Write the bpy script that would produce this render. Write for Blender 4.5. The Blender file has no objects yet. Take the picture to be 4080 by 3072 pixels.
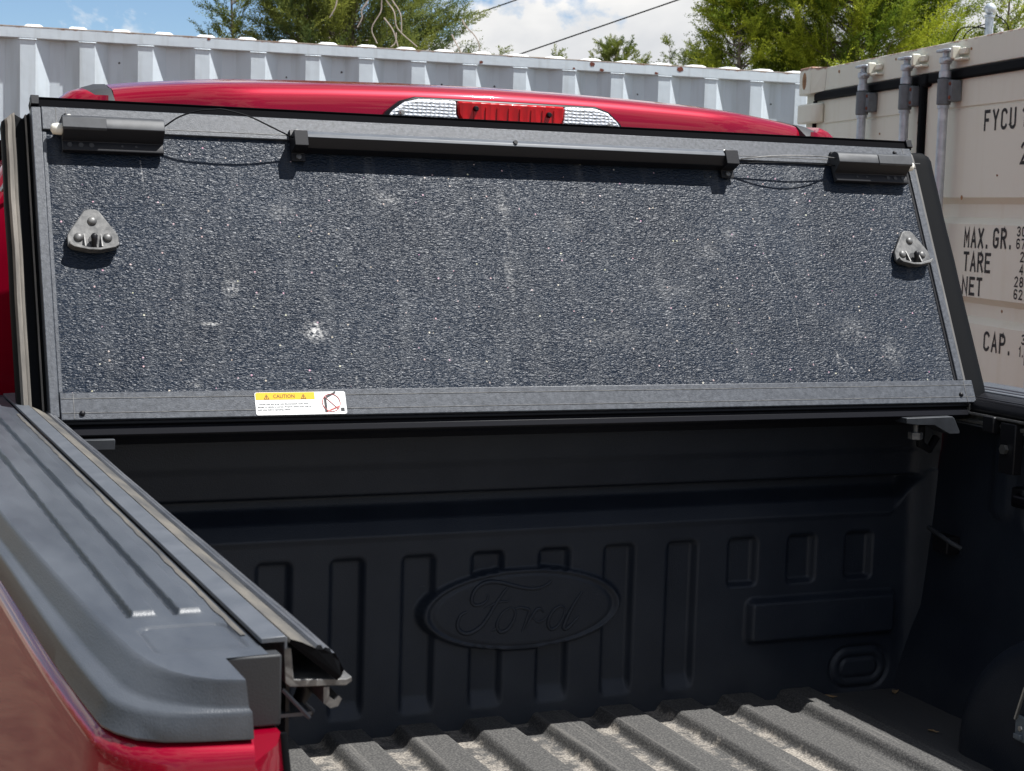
import bpy, bmesh, math, random
import numpy as np
from mathutils import Vector, Matrix

R = math.radians
scene = bpy.context.scene
C = scene.collection
# ------------------------------------------------------------------ camera
CAM = Vector((-1.0993, -2.5449, 0.2931)); YAW, PITCH, ROLL, FPX = 0.40081, 0.10265, 0.02971, 6842.73
fw = Vector((math.sin(YAW)*math.cos(PITCH), math.cos(YAW)*math.cos(PITCH), -math.sin(PITCH)))
r0 = Vector((math.cos(YAW), -math.sin(YAW), 0)); u0 = r0.cross(fw)
rt = math.cos(ROLL)*r0 + math.sin(ROLL)*u0; up = -math.sin(ROLL)*r0 + math.cos(ROLL)*u0
cd = bpy.data.cameras.new('camera'); cam = bpy.data.objects.new('camera', cd); C.objects.link(cam)
M = Matrix((rt, up, -fw)).transposed().to_4x4(); M.translation = CAM; cam.matrix_world = M
cd.sensor_fit = 'HORIZONTAL'; cd.sensor_width = 36; cd.lens = 36*FPX/4080
cd.clip_start = 0.05; cd.clip_end = 2000
cd.dof.use_dof = True; cd.dof.focus_distance = 2.75; cd.dof.aperture_fstop = 30
scene.camera = cam
# ------------------------------------------------------------------ sky and sun
SUN = Vector((0.40, -0.22, 1.0)).normalized()            # towards the sun
EL = math.asin(SUN.z); AZ = math.atan2(SUN.x, SUN.y)
w = bpy.data.worlds.new('World'); scene.world = w; w.use_nodes = True
nt = w.node_tree; nt.nodes.clear()
def wn(t, **k):
    n = nt.nodes.new(t)
    for a, v in k.items(): setattr(n, a, v)
    return n
sky = wn('ShaderNodeTexSky', sky_type='NISHITA', sun_disc=False, sun_elevation=EL, sun_rotation=AZ, altitude=1800, air_density=1.0, dust_density=0.0, ozone_density=4.5)
tc = wn('ShaderNodeTexCoord'); mp = wn('ShaderNodeMapping'); mp.inputs['Scale'].default_value = (1, 1, 1.7); mp.inputs['Location'].default_value = CLOUD_OFF = (2.4, 8.05, 0.06)
n1 = wn('ShaderNodeTexNoise'); n1.inputs['Scale'].default_value = 4.2; n1.inputs['Detail'].default_value = 9; n1.inputs['Roughness'].default_value = 0.6; n1.inputs['Distortion'].default_value = 0.25
rp = wn('ShaderNodeValToRGB'); rp.color_ramp.elements[0].position = 0.475; rp.color_ramp.elements[1].position = 0.525
mp2 = wn('ShaderNodeMapping'); mp2.inputs['Scale'].default_value = (1, 1, 1.7); mp2.inputs['Location'].default_value = (CLOUD_OFF[0]+0.02, CLOUD_OFF[1]-0.01, CLOUD_OFF[2]+0.055)
n2 = wn('ShaderNodeTexNoise'); n2.inputs['Scale'].default_value = 4.2; n2.inputs['Detail'].default_value = 6; n2.inputs['Roughness'].default_value = 0.5; n2.inputs['Distortion'].default_value = 0.25
rp2 = wn('ShaderNodeValToRGB'); rp2.color_ramp.elements[0].position = 0.46; rp2.color_ramp.elements[0].color = (8.6, 8.5, 8.3, 1)
rp2.color_ramp.elements[1].position = 0.70; rp2.color_ramp.elements[1].color = (3.6, 4.0, 4.7, 1)
mx = wn('ShaderNodeMix', data_type='RGBA'); bg = wn('ShaderNodeBackground'); bg.inputs['Strength'].default_value = 0.07; wo = wn('ShaderNodeOutputWorld')
L = nt.links.new
L(tc.outputs['Generated'], mp.inputs['Vector']); L(mp.outputs[0], n1.inputs['Vector']); L(n1.outputs['Fac'], rp.inputs['Fac'])
L(tc.outputs['Generated'], mp2.inputs['Vector']); L(mp2.outputs[0], n2.inputs['Vector']); L(n2.outputs['Fac'], rp2.inputs['Fac'])
L(rp.outputs['Color'], mx.inputs['Factor']); L(sky.outputs[0], mx.inputs['A']); L(rp2.outputs['Color'], mx.inputs['B'])
L(mx.outputs['Result'], bg.inputs['Color']); L(bg.outputs[0], wo.inputs['Surface'])
sd = bpy.data.lights.new('sun', 'SUN'); sd.energy = 5.0; sd.angle = R(0.53); sd.color = (1.0, 0.99, 0.97)
so = bpy.data.objects.new('sun', sd); C.objects.link(so); so.rotation_euler = (-SUN).to_track_quat('-Z', 'Y').to_euler(); so.location = (0, 0, 12)
scene.view_settings.view_transform = 'Standard'; scene.view_settings.look = 'None'; scene.view_settings.exposure = 0.75; scene.view_settings.gamma = 1
scene.view_settings.use_curve_mapping = False
scene.render.engine = 'CYCLES'; scene.cycles.max_bounces = 5; scene.cycles.diffuse_bounces = 3; scene.cycles.glossy_bounces = 3; scene.cycles.transparent_max_bounces = 6
scene.cycles.caustics_reflective = False; scene.cycles.caustics_refractive = False; scene.cycles.use_denoising = True
GZ = -1.48                                                # ground level; z = 0 is the top of the bed rails

# ------------------------------------------------------------------ mesh helpers
class MB:
    """collects vertices and faces of one mesh"""
    def __init__(s): s.v = []; s.f = []; s.m = []
    def add(s, vs, fs, mi=0):
        o = len(s.v); s.v += [tuple(p) for p in vs]; s.f += [tuple(i+o for i in q) for q in fs]; s.m += [mi]*len(fs); return s
    def box(s, a, b, mi=0):
        x0, y0, z0 = a; x1, y1, z1 = b
        return s.add([(x0,y0,z0),(x1,y0,z0),(x1,y1,z0),(x0,y1,z0),(x0,y0,z1),(x1,y0,z1),(x1,y1,z1),(x0,y1,z1)],
                     [(3,2,1,0),(4,5,6,7),(0,1,5,4),(1,2,6,5),(2,3,7,6),(3,0,4,7)], mi)
    def prism(s, prof, p0, p1, ax='x', mi=0):
        """closed 2-D profile swept along an axis from p0 to p1; other two axes in order"""
        def P(a, b, t): return {'x': (t,a,b), 'y': (a,t,b), 'z': (a,b,t)}[ax]
        n = len(prof)
        vs = [P(a,b,p0) for a,b in prof] + [P(a,b,p1) for a,b in prof]
        fs = [(i,(i+1)%n,n+(i+1)%n,n+i) for i in range(n)] + [tuple(range(n-1,-1,-1)), tuple(range(n,2*n))]
        return s.add(vs, fs, mi)
    def tube(s, pts, r, n=8, caps=True, mi=0):
        pts = [Vector(p) for p in pts]; rs = r if isinstance(r, (list, tuple)) else [r]*len(pts)
        vs = []; fs = []; prev = None
        for i, p in enumerate(pts):
            t = (pts[min(i+1,len(pts)-1)] - pts[max(i-1,0)]).normalized()
            if prev is None:
                a = Vector((0,0,1)) if abs(t.z) < .9 else Vector((1,0,0)); e1 = t.cross(a).normalized()
            else:
                e1 = (prev - t*prev.dot(t)).normalized()
            prev = e1; e2 = t.cross(e1)
            for k in range(n):
                an = 2*math.pi*k/n; vs.append(p + (e1*math.cos(an) + e2*math.sin(an))*rs[i])
        for i in range(len(pts)-1):
            for k in range(n):
                fs.append((i*n+k, i*n+(k+1)%n, (i+1)*n+(k+1)%n, (i+1)*n+k))
        if caps:
            fs.append(tuple(range(n-1,-1,-1))); fs.append(tuple((len(pts)-1)*n+k for k in range(n)))
        return s.add(vs, fs, mi)
    def loft(s, rings, closed=False, mi=0):
        n = len(rings[0]); vs = [p for rg in rings for p in rg]; fs = []
        for i in range(len(rings)-1):
            for k in range(n if closed else n-1):
                fs.append((i*n+k, i*n+(k+1)%n, (i+1)*n+(k+1)%n, (i+1)*n+k))
        return s.add(vs, fs, mi)
    def disc(s, c, nrm, r, h=0.0, n=16, mi=0):
        c = Vector(c); nrm = Vector(nrm).normalized()
        return s.tube([c, c+nrm*h], [r, r], n, True, mi)

def mesh_obj(name, mb, mat, parent=None, smooth=None, bevel=None, segs=2):
    me = bpy.data.meshes.new(name); me.from_pydata(mb.v, [], mb.f)
    mats = mat if isinstance(mat, (list, tuple)) else [mat]
    for m in mats: me.materials.append(m)
    if len(mats) > 1: me.polygons.foreach_set('material_index', mb.m)
    bm = bmesh.new(); bm.from_mesh(me); bmesh.ops.recalc_face_normals(bm, faces=bm.faces); bm.to_mesh(me); bm.free()
    if smooth is not None:
        me.shade_smooth(); me.set_sharp_from_angle(angle=R(smooth))
    o = bpy.data.objects.new(name, me); C.objects.link(o)
    if parent: o.parent = parent
    if bevel:
        b = o.modifiers.new('bevel', 'BEVEL'); b.width = bevel; b.segments = segs; b.limit_method = 'ANGLE'; b.angle_limit = R(35)
        me.shade_smooth(); me.set_sharp_from_angle(angle=R(40)); b.harden_normals = False
    return o
def grid_obj(name, V, mat, parent=None, smooth=60, flip=False):
    """V: (n, m, 3) array of vertices"""
    n, m = V.shape[:2]; idx = np.arange(n*m).reshape(n, m)
    q = np.stack([idx[:-1,:-1], idx[1:,:-1], idx[1:,1:], idx[:-1,1:]], -1).reshape(-1, 4)
    if flip: q = q[:, ::-1]
    me = bpy.data.meshes.new(name); me.from_pydata(V.reshape(-1,3).tolist(), [], q.tolist())
    for mm in (mat if isinstance(mat, (list, tuple)) else [mat]): me.materials.append(mm)
    me.shade_smooth()
    if smooth: me.set_sharp_from_angle(angle=R(smooth))
    o = bpy.data.objects.new(name, me); C.objects.link(o)
    if parent: o.parent = parent
    return o
def tag(o, label=None, cat=None, group=None, kind=None):
    if label: o['label'] = label
    if cat: o['category'] = cat
    if group: o['group'] = group
    if kind: o['kind'] = kind
    return o
def empty(name, loc=(0,0,0), mat=None, label=None, cat=None, group=None):
    o = bpy.data.objects.new(name, None); C.objects.link(o); o.empty_display_size = 0.1
    if mat is not None: o.matrix_world = mat
    else: o.location = loc
    return tag(o, label, cat, group)
def text_mb(body, size, bold=0.0):
    """flat text outline as an MB in the xy plane, origin at its lower left corner"""
    cu = bpy.data.curves.new('txt', 'FONT'); cu.body = body; cu.size = size; cu.resolution_u = 3; cu.offset = bold
    o = bpy.data.objects.new('txt', cu); C.objects.link(o)
    dg = bpy.context.evaluated_depsgraph_get(); me = bpy.data.meshes.new_from_object(o.evaluated_get(dg))
    mb = MB(); vs = [tuple(v.co) for v in me.vertices]; fs = [tuple(p.vertices) for p in me.polygons]
    bpy.data.objects.remove(o); bpy.data.curves.remove(cu); bpy.data.meshes.remove(me)
    return vs, fs
def place(mb, fn): mb.v = [tuple(fn(Vector(p))) for p in mb.v]; return mb
def spline(pts, n):
    """Catmull-Rom through the points"""
    P = [np.array(p, float) for p in pts]; P = [2*P[0]-P[1]] + P + [2*P[-1]-P[-2]]; out = []
    for i in range(1, len(P)-2):
        for t in np.linspace(0, 1, n, endpoint=False):
            a, b, c, d = P[i-1], P[i], P[i+1], P[i+2]
            out.append(0.5*((2*b) + (c-a)*t + (2*a-5*b+4*c-d)*t*t + (3*b-a-3*c+d)*t**3))
    out.append(P[-2]); return [tuple(q) for q in out]
def resample(pts, n):
    P = np.array(pts, float); d = np.r_[0, np.cumsum(np.linalg.norm(np.diff(P, axis=0), axis=1))]
    t = np.linspace(0, d[-1], n); return np.stack([np.interp(t, d, P[:,k]) for k in range(P.shape[1])], 1)
# ------------------------------------------------------------------ materials
MATS = {}
def mat(name, col, rough=0.5, metal=0.0, coat=0.0, coat_r=0.05, spec=0.5, var=0.0, var_s=6.0, col2=None, bump=0.0, bump_s=300.0, bump_d=0.001, rvar=0.0, aniso=(1,1,1), detail=4):
    if name in MATS: return MATS[name]
    m = bpy.data.materials.new(name); m.use_nodes = True; t = m.node_tree; b = t.nodes['Principled BSDF']
    b.inputs['Base Color'].default_value = (*col, 1); b.inputs['Roughness'].default_value = rough; b.inputs['Metallic'].default_value = metal
    b.inputs['Coat Weight'].default_value = coat; b.inputs['Coat Roughness'].default_value = coat_r; b.inputs['Specular IOR Level'].default_value = spec
    N = t.nodes.new; Lk = t.links.new
    if var or bump or col2 is not None:
        tcn = N('ShaderNodeTexCoord'); mpn = N('ShaderNodeMapping'); mpn.inputs['Scale'].default_value = aniso; Lk(tcn.outputs['Object'], mpn.inputs['Vector'])
    if var or col2 is not None:
        nz = N('ShaderNodeTexNoise'); nz.inputs['Scale'].default_value = var_s; nz.inputs['Detail'].default_value = detail; nz.inputs['Roughness'].default_value = 0.6; Lk(mpn.outputs[0], nz.inputs['Vector'])
        cr = N('ShaderNodeValToRGB'); cr.color_ramp.elements[0].position = 0.35; cr.color_ramp.elements[1].position = 0.68
        c2 = col2 if col2 is not None else tuple(min(1, c*(1+var)) for c in col); c1 = col if col2 is not None else tuple(c*(1-var) for c in col)
        cr.color_ramp.elements[0].color = (*c1, 1); cr.color_ramp.elements[1].color = (*c2, 1)
        Lk(nz.outputs['Fac'], cr.inputs['Fac']); Lk(cr.outputs['Color'], b.inputs['Base Color'])
        if rvar:
            mr = N('ShaderNodeMapRange'); mr.inputs['To Min'].default_value = rough-rvar; mr.inputs['To Max'].default_value = rough+rvar
            Lk(nz.outputs['Fac'], mr.inputs['Value']); Lk(mr.outputs[0], b.inputs['Roughness'])
    if bump:
        nb = N('ShaderNodeTexNoise'); nb.inputs['Scale'].default_value = bump_s; nb.inputs['Detail'].default_value = 3; Lk(mpn.outputs[0], nb.inputs['Vector'])
        bp = N('ShaderNodeBump'); bp.inputs['Strength'].default_value = bump; bp.inputs['Distance'].default_value = bump_d
        Lk(nb.outputs['Fac'], bp.inputs['Height']); Lk(bp.outputs[0], b.inputs['Normal'])
    MATS[name] = m; return m
def nodes_of(m): return m.node_tree.nodes, m.node_tree.links.new, m.node_tree.nodes['Principled BSDF']

RED = mat('ruby red paint', (0.215, 0.0002, 0.013), rough=0.38, metal=0.2, coat=0.8, coat_r=0.03, spec=0.06, bump=0.02, bump_s=900, bump_d=0.0005)
CAPM = mat('moulded grey plastic', (0.036, 0.042, 0.052), rough=0.42, col2=(0.064, 0.072, 0.084), var=0.1, var_s=11, bump=0.35, bump_s=620, bump_d=0.0006, rvar=0.10, aniso=(1.6, 0.5, 1), detail=12)
LINER0 = mat('plain bed liner', (0.0065, 0.0095, 0.0165), rough=0.50, spec=0.36, col2=(0.0105, 0.014, 0.0215), var=0.1, var_s=9, bump=0.5, bump_s=420, bump_d=0.001, rvar=0.08)
POWDER = mat('dusty black powder coat', (0.028, 0.032, 0.040), rough=0.42, col2=(0.074, 0.081, 0.094), var=0.1, var_s=170, bump=0.5, bump_s=800, bump_d=0.0006, detail=8)
BLACKP = mat('black plastic', (0.008, 0.008, 0.010), rough=0.42, spec=0.25, bump=0.15, bump_s=500, bump_d=0.0005)
GLOSSB = mat('gloss black extrusion', (0.005, 0.005, 0.007), rough=0.35, spec=0.16)
LIPM = mat('matt black lip', (0.003, 0.003, 0.004), rough=0.8, spec=0.04)
BLOCKM = mat('dark moulded plastic', (0.022, 0.023, 0.025), rough=0.55, spec=0.35, bump=0.25, bump_s=700, bump_d=0.0006)
RUBBER = mat('black rubber', (0.0035, 0.004, 0.005), rough=0.65, spec=0.07)
STRIPM = mat('faded grey seal strip', (0.10, 0.095, 0.09), rough=0.7, var=0.25, var_s=30, aniso=(6, 0.6, 1))
CLAMPM = mat('dull grey clamp', (0.030, 0.033, 0.038), rough=0.5, spec=0.3, var=0.2, var_s=40)
LATCHM = mat('dusty black latch plastic', (0.028, 0.030, 0.034), rough=0.5, col2=(0.050, 0.053, 0.058), var=0.1, var_s=50, spec=0.35, detail=8)
SEAL = mat('weathered rubber seal', (0.105, 0.095, 0.083), rough=0.75, col2=(0.21, 0.188, 0.162), var=0.1, var_s=20, aniso=(6, 0.6, 1), bump=0.4, bump_s=60, bump_d=0.001)
DUSTY = mat('dusty rubber seal', (0.040, 0.040, 0.040), rough=0.8, col2=(0.125, 0.112, 0.092), var=0.1, var_s=30, aniso=(1, 0.3, 1), bump=0.5, bump_s=120, bump_d=0.0015, detail=8)
BULB = mat('scuffed rubber bulb', (0.030, 0.034, 0.042), rough=0.42, col2=(0.085, 0.088, 0.095), var=0.1, var_s=26, aniso=(1, 0.25, 1), bump=0.5, bump_s=150, bump_d=0.001, detail=8)
RAILM = mat('satin black rail', (0.060, 0.068, 0.080), rough=0.48, col2=(0.085, 0.093, 0.106), var=0.1, var_s=30, bump=0.1, bump_s=600, bump_d=0.0004)
STEEL = mat('zinc steel', (0.42, 0.41, 0.39), rough=0.35, metal=0.9, var=0.2, var_s=40)
DARKST = mat('dusty dark steel plate', (0.070, 0.070, 0.070), rough=0.45, col2=(0.18, 0.177, 0.17), var=0.1, var_s=90, metal=0.3, detail=8)
GALV = mat('galvanised steel', (0.38, 0.43, 0.48), rough=0.45, metal=0.4, col2=(0.62, 0.67, 0.72), var=0.1, var_s=22, detail=8)
GREYM = mat('grey painted casting', (0.13, 0.15, 0.165), rough=0.6, var=0.15, var_s=25)
WHITEP = mat('white nylon', (0.72, 0.70, 0.62), rough=0.5)
GLASS = mat('dark window glass', (0.010, 0.012, 0.013), rough=0.04, spec=0.8)
TYRE = mat('tyre rubber', (0.02, 0.02, 0.02), rough=0.85)
ALLOY = mat('alloy wheel', (0.45, 0.45, 0.46), rough=0.3, metal=0.9)
INK = mat('black lettering paint', (0.020, 0.020, 0.021), rough=0.55)
# --- the embossed sheet under the cover: wavy leather grain, scuffs and dust
def sheet_material():
    m = bpy.data.materials.new('embossed black sheet'); m.use_nodes = True; N, Lk, b = nodes_of(m); N = N.new
    tcn = N('ShaderNodeTexCoord')
    mp1 = N('ShaderNodeMapping'); mp1.inputs['Scale'].default_value = (0.42, 1.0, 1.0); Lk(tcn.outputs['Object'], mp1.inputs['Vector'])
    a = N('ShaderNodeTexNoise'); a.inputs['Scale'].default_value = 285; a.inputs['Detail'].default_value = 1.5; a.inputs['Distortion'].default_value = 1.2; Lk(mp1.outputs[0], a.inputs['Vector'])
    bp = N('ShaderNodeBump'); bp.inputs['Strength'].default_value = 1.0; bp.inputs['Distance'].default_value = 0.0023
    Lk(a.outputs['Fac'], bp.inputs['Height']); Lk(bp.outputs[0], b.inputs['Normal'])
    b.inputs['Roughness'].default_value = 0.38; b.inputs['Specular IOR Level'].default_value = 0.22
    big = N('ShaderNodeTexNoise'); big.inputs['Scale'].default_value = 5; big.inputs['Detail'].default_value = 8; big.inputs['Roughness'].default_value = 0.65; Lk(tcn.outputs['Object'], big.inputs['Vector'])
    cr = N('ShaderNodeValToRGB'); cr.color_ramp.elements[0].position = 0.35; cr.color_ramp.elements[1].position = 0.75
    cr.color_ramp.elements[0].color = (0.0040, 0.0090, 0.0190, 1); cr.color_ramp.elements[1].color = (0.0115, 0.0195, 0.0340, 1); Lk(big.outputs['Fac'], cr.inputs['Fac'])
    # dust runs: long pale smears down the panel
    mps = N('ShaderNodeMapping'); mps.inputs['Scale'].default_value = (16, 2.2, 1); Lk(tcn.outputs['Object'], mps.inputs['Vector'])
    sm_ = N('ShaderNodeTexNoise'); sm_.inputs['Scale'].default_value = 1.6; sm_.inputs['Detail'].default_value = 9; sm_.inputs['Roughness'].default_value = 0.65; Lk(mps.outputs[0], sm_.inputs['Vector'])
    smr = N('ShaderNodeMapRange'); smr.inputs['From Min'].default_value = 0.52; smr.inputs['From Max'].default_value = 0.80; smr.inputs['To Max'].default_value = 0.38; Lk(sm_.outputs['Fac'], smr.inputs['Value'])
    dst = N('ShaderNodeMix'); dst.data_type = 'RGBA'; dst.inputs['B'].default_value = (0.13, 0.135, 0.14, 1); Lk(smr.outputs[0], dst.inputs['Factor']); Lk(cr.outputs['Color'], dst.inputs['A'])
    # scuffs: spots with ragged outlines at their own places (x, s, radius)
    fine = N('ShaderNodeTexNoise'); fine.inputs['Scale'].default_value = 190; fine.inputs['Detail'].default_value = 5; Lk(tcn.outputs['Object'], fine.inputs['Vector'])
    acc = None
    for x, s, rx, rs, st, *rot in [(0.53, 0.066, 0.0016, 0.030, 0.9, 0.62), (0.42, 0.235, 0.0014, 0.060, 0.5, 0.35), (0.445, 0.15, 0.0012, 0.055, 0.4, -0.02), (-0.03, 0.37, 0.0016, 0.05, 0.45, 0.1), (-0.62, 0.375, 0.0015, 0.03, 0.6, 0.05), (-0.46, 0.40, 0.0012, 0.03, 0.4, 0.4), (-0.055, 0.335, 0.012, 0.045, 0.35), (0.05, 0.31, 0.02, 0.03, 0.18), (-0.245, 0.345, 0.03, 0.014, 0.3, -0.5), (0.35, 0.30, 0.022, 0.018, 0.3, 0.3), (0.22, 0.20, 0.05, 0.02, 0.14), (-0.15, 0.07, 0.03, 0.02, 0.15), (0.62, 0.09, 0.03, 0.04, 0.2),
                         (-0.385, 0.128, 0.021, 0.021, 1.0), (-0.505, 0.195, 0.016, 0.018, 0.55), (-0.54, 0.139, 0.020, 0.004, 0.7), (0.51, 0.075, 0.004, 0.020, 0.6),
                         (-0.06, 0.225, 0.010, 0.05, 0.28), (-0.053, 0.30, 0.007, 0.06, 0.22), (-0.57, 0.045, 0.010, 0.006, 0.6), (0.30, 0.27, 0.03, 0.025, 0.2), (-0.42, 0.32, 0.03, 0.02, 0.25), (-0.33, 0.052, 0.003, 0.007, 0.6),(-0.315, 0.052, 0.003, 0.007, 0.5), (0.55, 0.13, 0.05, 0.03, 0.2), (0.1, 0.12, 0.06, 0.03, 0.12)]:
        mq = N('ShaderNodeMapping'); mq.vector_type = 'TEXTURE'; mq.inputs['Location'].default_value = (x, s, 0); mq.inputs['Scale'].default_value = (rx, rs, 1); mq.inputs['Rotation'].default_value = (0, 0, rot[0] if rot else 0); Lk(tcn.outputs['Object'], mq.inputs['Vector'])
        ln = N('ShaderNodeVectorMath'); ln.operation = 'LENGTH'; Lk(mq.outputs[0], ln.inputs[0])
        mr = N('ShaderNodeMapRange'); mr.inputs['From Min'].default_value = 1.0; mr.inputs['From Max'].default_value = 0.0; mr.inputs['To Max'].default_value = st; Lk(ln.outputs['Value'], mr.inputs['Value'])
        if acc is None: acc = mr
        else:
            ad = N('ShaderNodeMath'); ad.operation = 'MAXIMUM'; Lk(acc.outputs[0], ad.inputs[0]); Lk(mr.outputs[0], ad.inputs[1]); acc = ad
    mu = N('ShaderNodeMath'); mu.operation = 'MULTIPLY'; Lk(acc.outputs[0], mu.inputs[0])
    fr = N('ShaderNodeMapRange'); fr.inputs['From Min'].default_value = 0.44; fr.inputs['From Max'].default_value = 0.60; Lk(fine.outputs['Fac'], fr.inputs['Value']); Lk(fr.outputs[0], mu.inputs[1])
    mixc = N('ShaderNodeMix'); mixc.data_type = 'RGBA'; mixc.inputs['B'].default_value = (0.55, 0.54, 0.52, 1); Lk(mu.outputs[0], mixc.inputs['Factor']); Lk(dst.outputs['Result'], mixc.inputs['A'])
    # painted glints: tiny sparse tinted specks over the grain
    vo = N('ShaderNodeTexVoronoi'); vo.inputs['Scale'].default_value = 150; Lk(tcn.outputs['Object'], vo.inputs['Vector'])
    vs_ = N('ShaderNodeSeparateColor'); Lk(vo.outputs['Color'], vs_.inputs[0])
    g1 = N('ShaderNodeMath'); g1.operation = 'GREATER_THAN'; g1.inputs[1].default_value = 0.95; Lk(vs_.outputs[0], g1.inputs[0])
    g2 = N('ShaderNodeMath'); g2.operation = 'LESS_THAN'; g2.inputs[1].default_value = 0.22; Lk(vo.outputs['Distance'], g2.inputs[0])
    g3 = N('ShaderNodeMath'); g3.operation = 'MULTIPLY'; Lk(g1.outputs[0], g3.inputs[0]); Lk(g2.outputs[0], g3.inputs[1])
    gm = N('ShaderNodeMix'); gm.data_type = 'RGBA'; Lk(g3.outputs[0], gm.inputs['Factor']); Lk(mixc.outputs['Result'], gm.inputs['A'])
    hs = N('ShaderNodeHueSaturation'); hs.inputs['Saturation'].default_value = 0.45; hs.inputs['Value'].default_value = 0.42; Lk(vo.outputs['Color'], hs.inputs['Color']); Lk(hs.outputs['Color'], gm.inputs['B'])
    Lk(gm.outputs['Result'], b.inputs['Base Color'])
    return m
SHEET = sheet_material()

# --- sprayed liner: dark, with sparse scrapes, a dusty lower edge and dust lying on the ledges
def liner_material():
    m = bpy.data.materials.new('black bed liner'); m.use_nodes = True; N, Lk, b = nodes_of(m); N = N.new
    tcn = N('ShaderNodeTexCoord'); sp = N('ShaderNodeSeparateXYZ'); Lk(tcn.outputs['Object'], sp.inputs[0])
    nz = N('ShaderNodeTexNoise'); nz.inputs['Scale'].default_value = 9; nz.inputs['Detail'].default_value = 6; Lk(tcn.outputs['Object'], nz.inputs['Vector'])
    cr = N('ShaderNodeValToRGB'); cr.color_ramp.elements[0].position = 0.35; cr.color_ramp.elements[1].position = 0.7; cr.color_ramp.elements[0].color = (0.0080, 0.0118, 0.0200, 1); cr.color_ramp.elements[1].color = (0.0145, 0.0190, 0.0280, 1); Lk(nz.outputs['Fac'], cr.inputs['Fac'])
    mps = N('ShaderNodeMapping'); mps.inputs['Scale'].default_value = (26, 26, 60); Lk(tcn.outputs['Object'], mps.inputs['Vector'])
    sc = N('ShaderNodeTexNoise'); sc.inputs['Scale'].default_value = 1; sc.inputs['Detail'].default_value = 7; sc.inputs['Roughness'].default_value = 0.7; Lk(mps.outputs[0], sc.inputs['Vector'])
    scr = N('ShaderNodeMapRange'); scr.inputs['From Min'].default_value = 0.69; scr.inputs['From Max'].default_value = 0.78; scr.inputs['To Max'].default_value = 0.5; Lk(sc.outputs['Fac'], scr.inputs['Value'])
    low = N('ShaderNodeMapRange'); low.inputs['From Min'].default_value = -0.47; low.inputs['From Max'].default_value = -0.56; low.inputs['To Max'].default_value = 0.30; Lk(sp.outputs['Z'], low.inputs['Value'])
    lm = N('ShaderNodeMath'); lm.operation = 'MULTIPLY'; Lk(low.outputs[0], lm.inputs[0]); Lk(nz.outputs['Fac'], lm.inputs[1])
    mxx = N('ShaderNodeMath'); mxx.operation = 'MAXIMUM'; Lk(scr.outputs[0], mxx.inputs[0]); Lk(lm.outputs[0], mxx.inputs[1])
    mc = N('ShaderNodeMix'); mc.data_type = 'RGBA'; mc.inputs['B'].default_value = (0.10, 0.10, 0.10, 1); Lk(mxx.outputs[0], mc.inputs['Factor']); Lk(cr.outputs['Color'], mc.inputs['A']); Lk(mc.outputs['Result'], b.inputs['Base Color'])
    b.inputs['Roughness'].default_value = 0.50; b.inputs['Specular IOR Level'].default_value = 0.38
    nb = N('ShaderNodeTexNoise'); nb.inputs['Scale'].default_value = 420; nb.inputs['Detail'].default_value = 3; Lk(tcn.outputs['Object'], nb.inputs['Vector'])
    bp = N('ShaderNodeBump'); bp.inputs['Strength'].default_value = 0.5; bp.inputs['Distance'].default_value = 0.001; Lk(nb.outputs['Fac'], bp.inputs['Height']); Lk(bp.outputs[0], b.inputs['Normal'])
    return m
LINER = liner_material()

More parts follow.
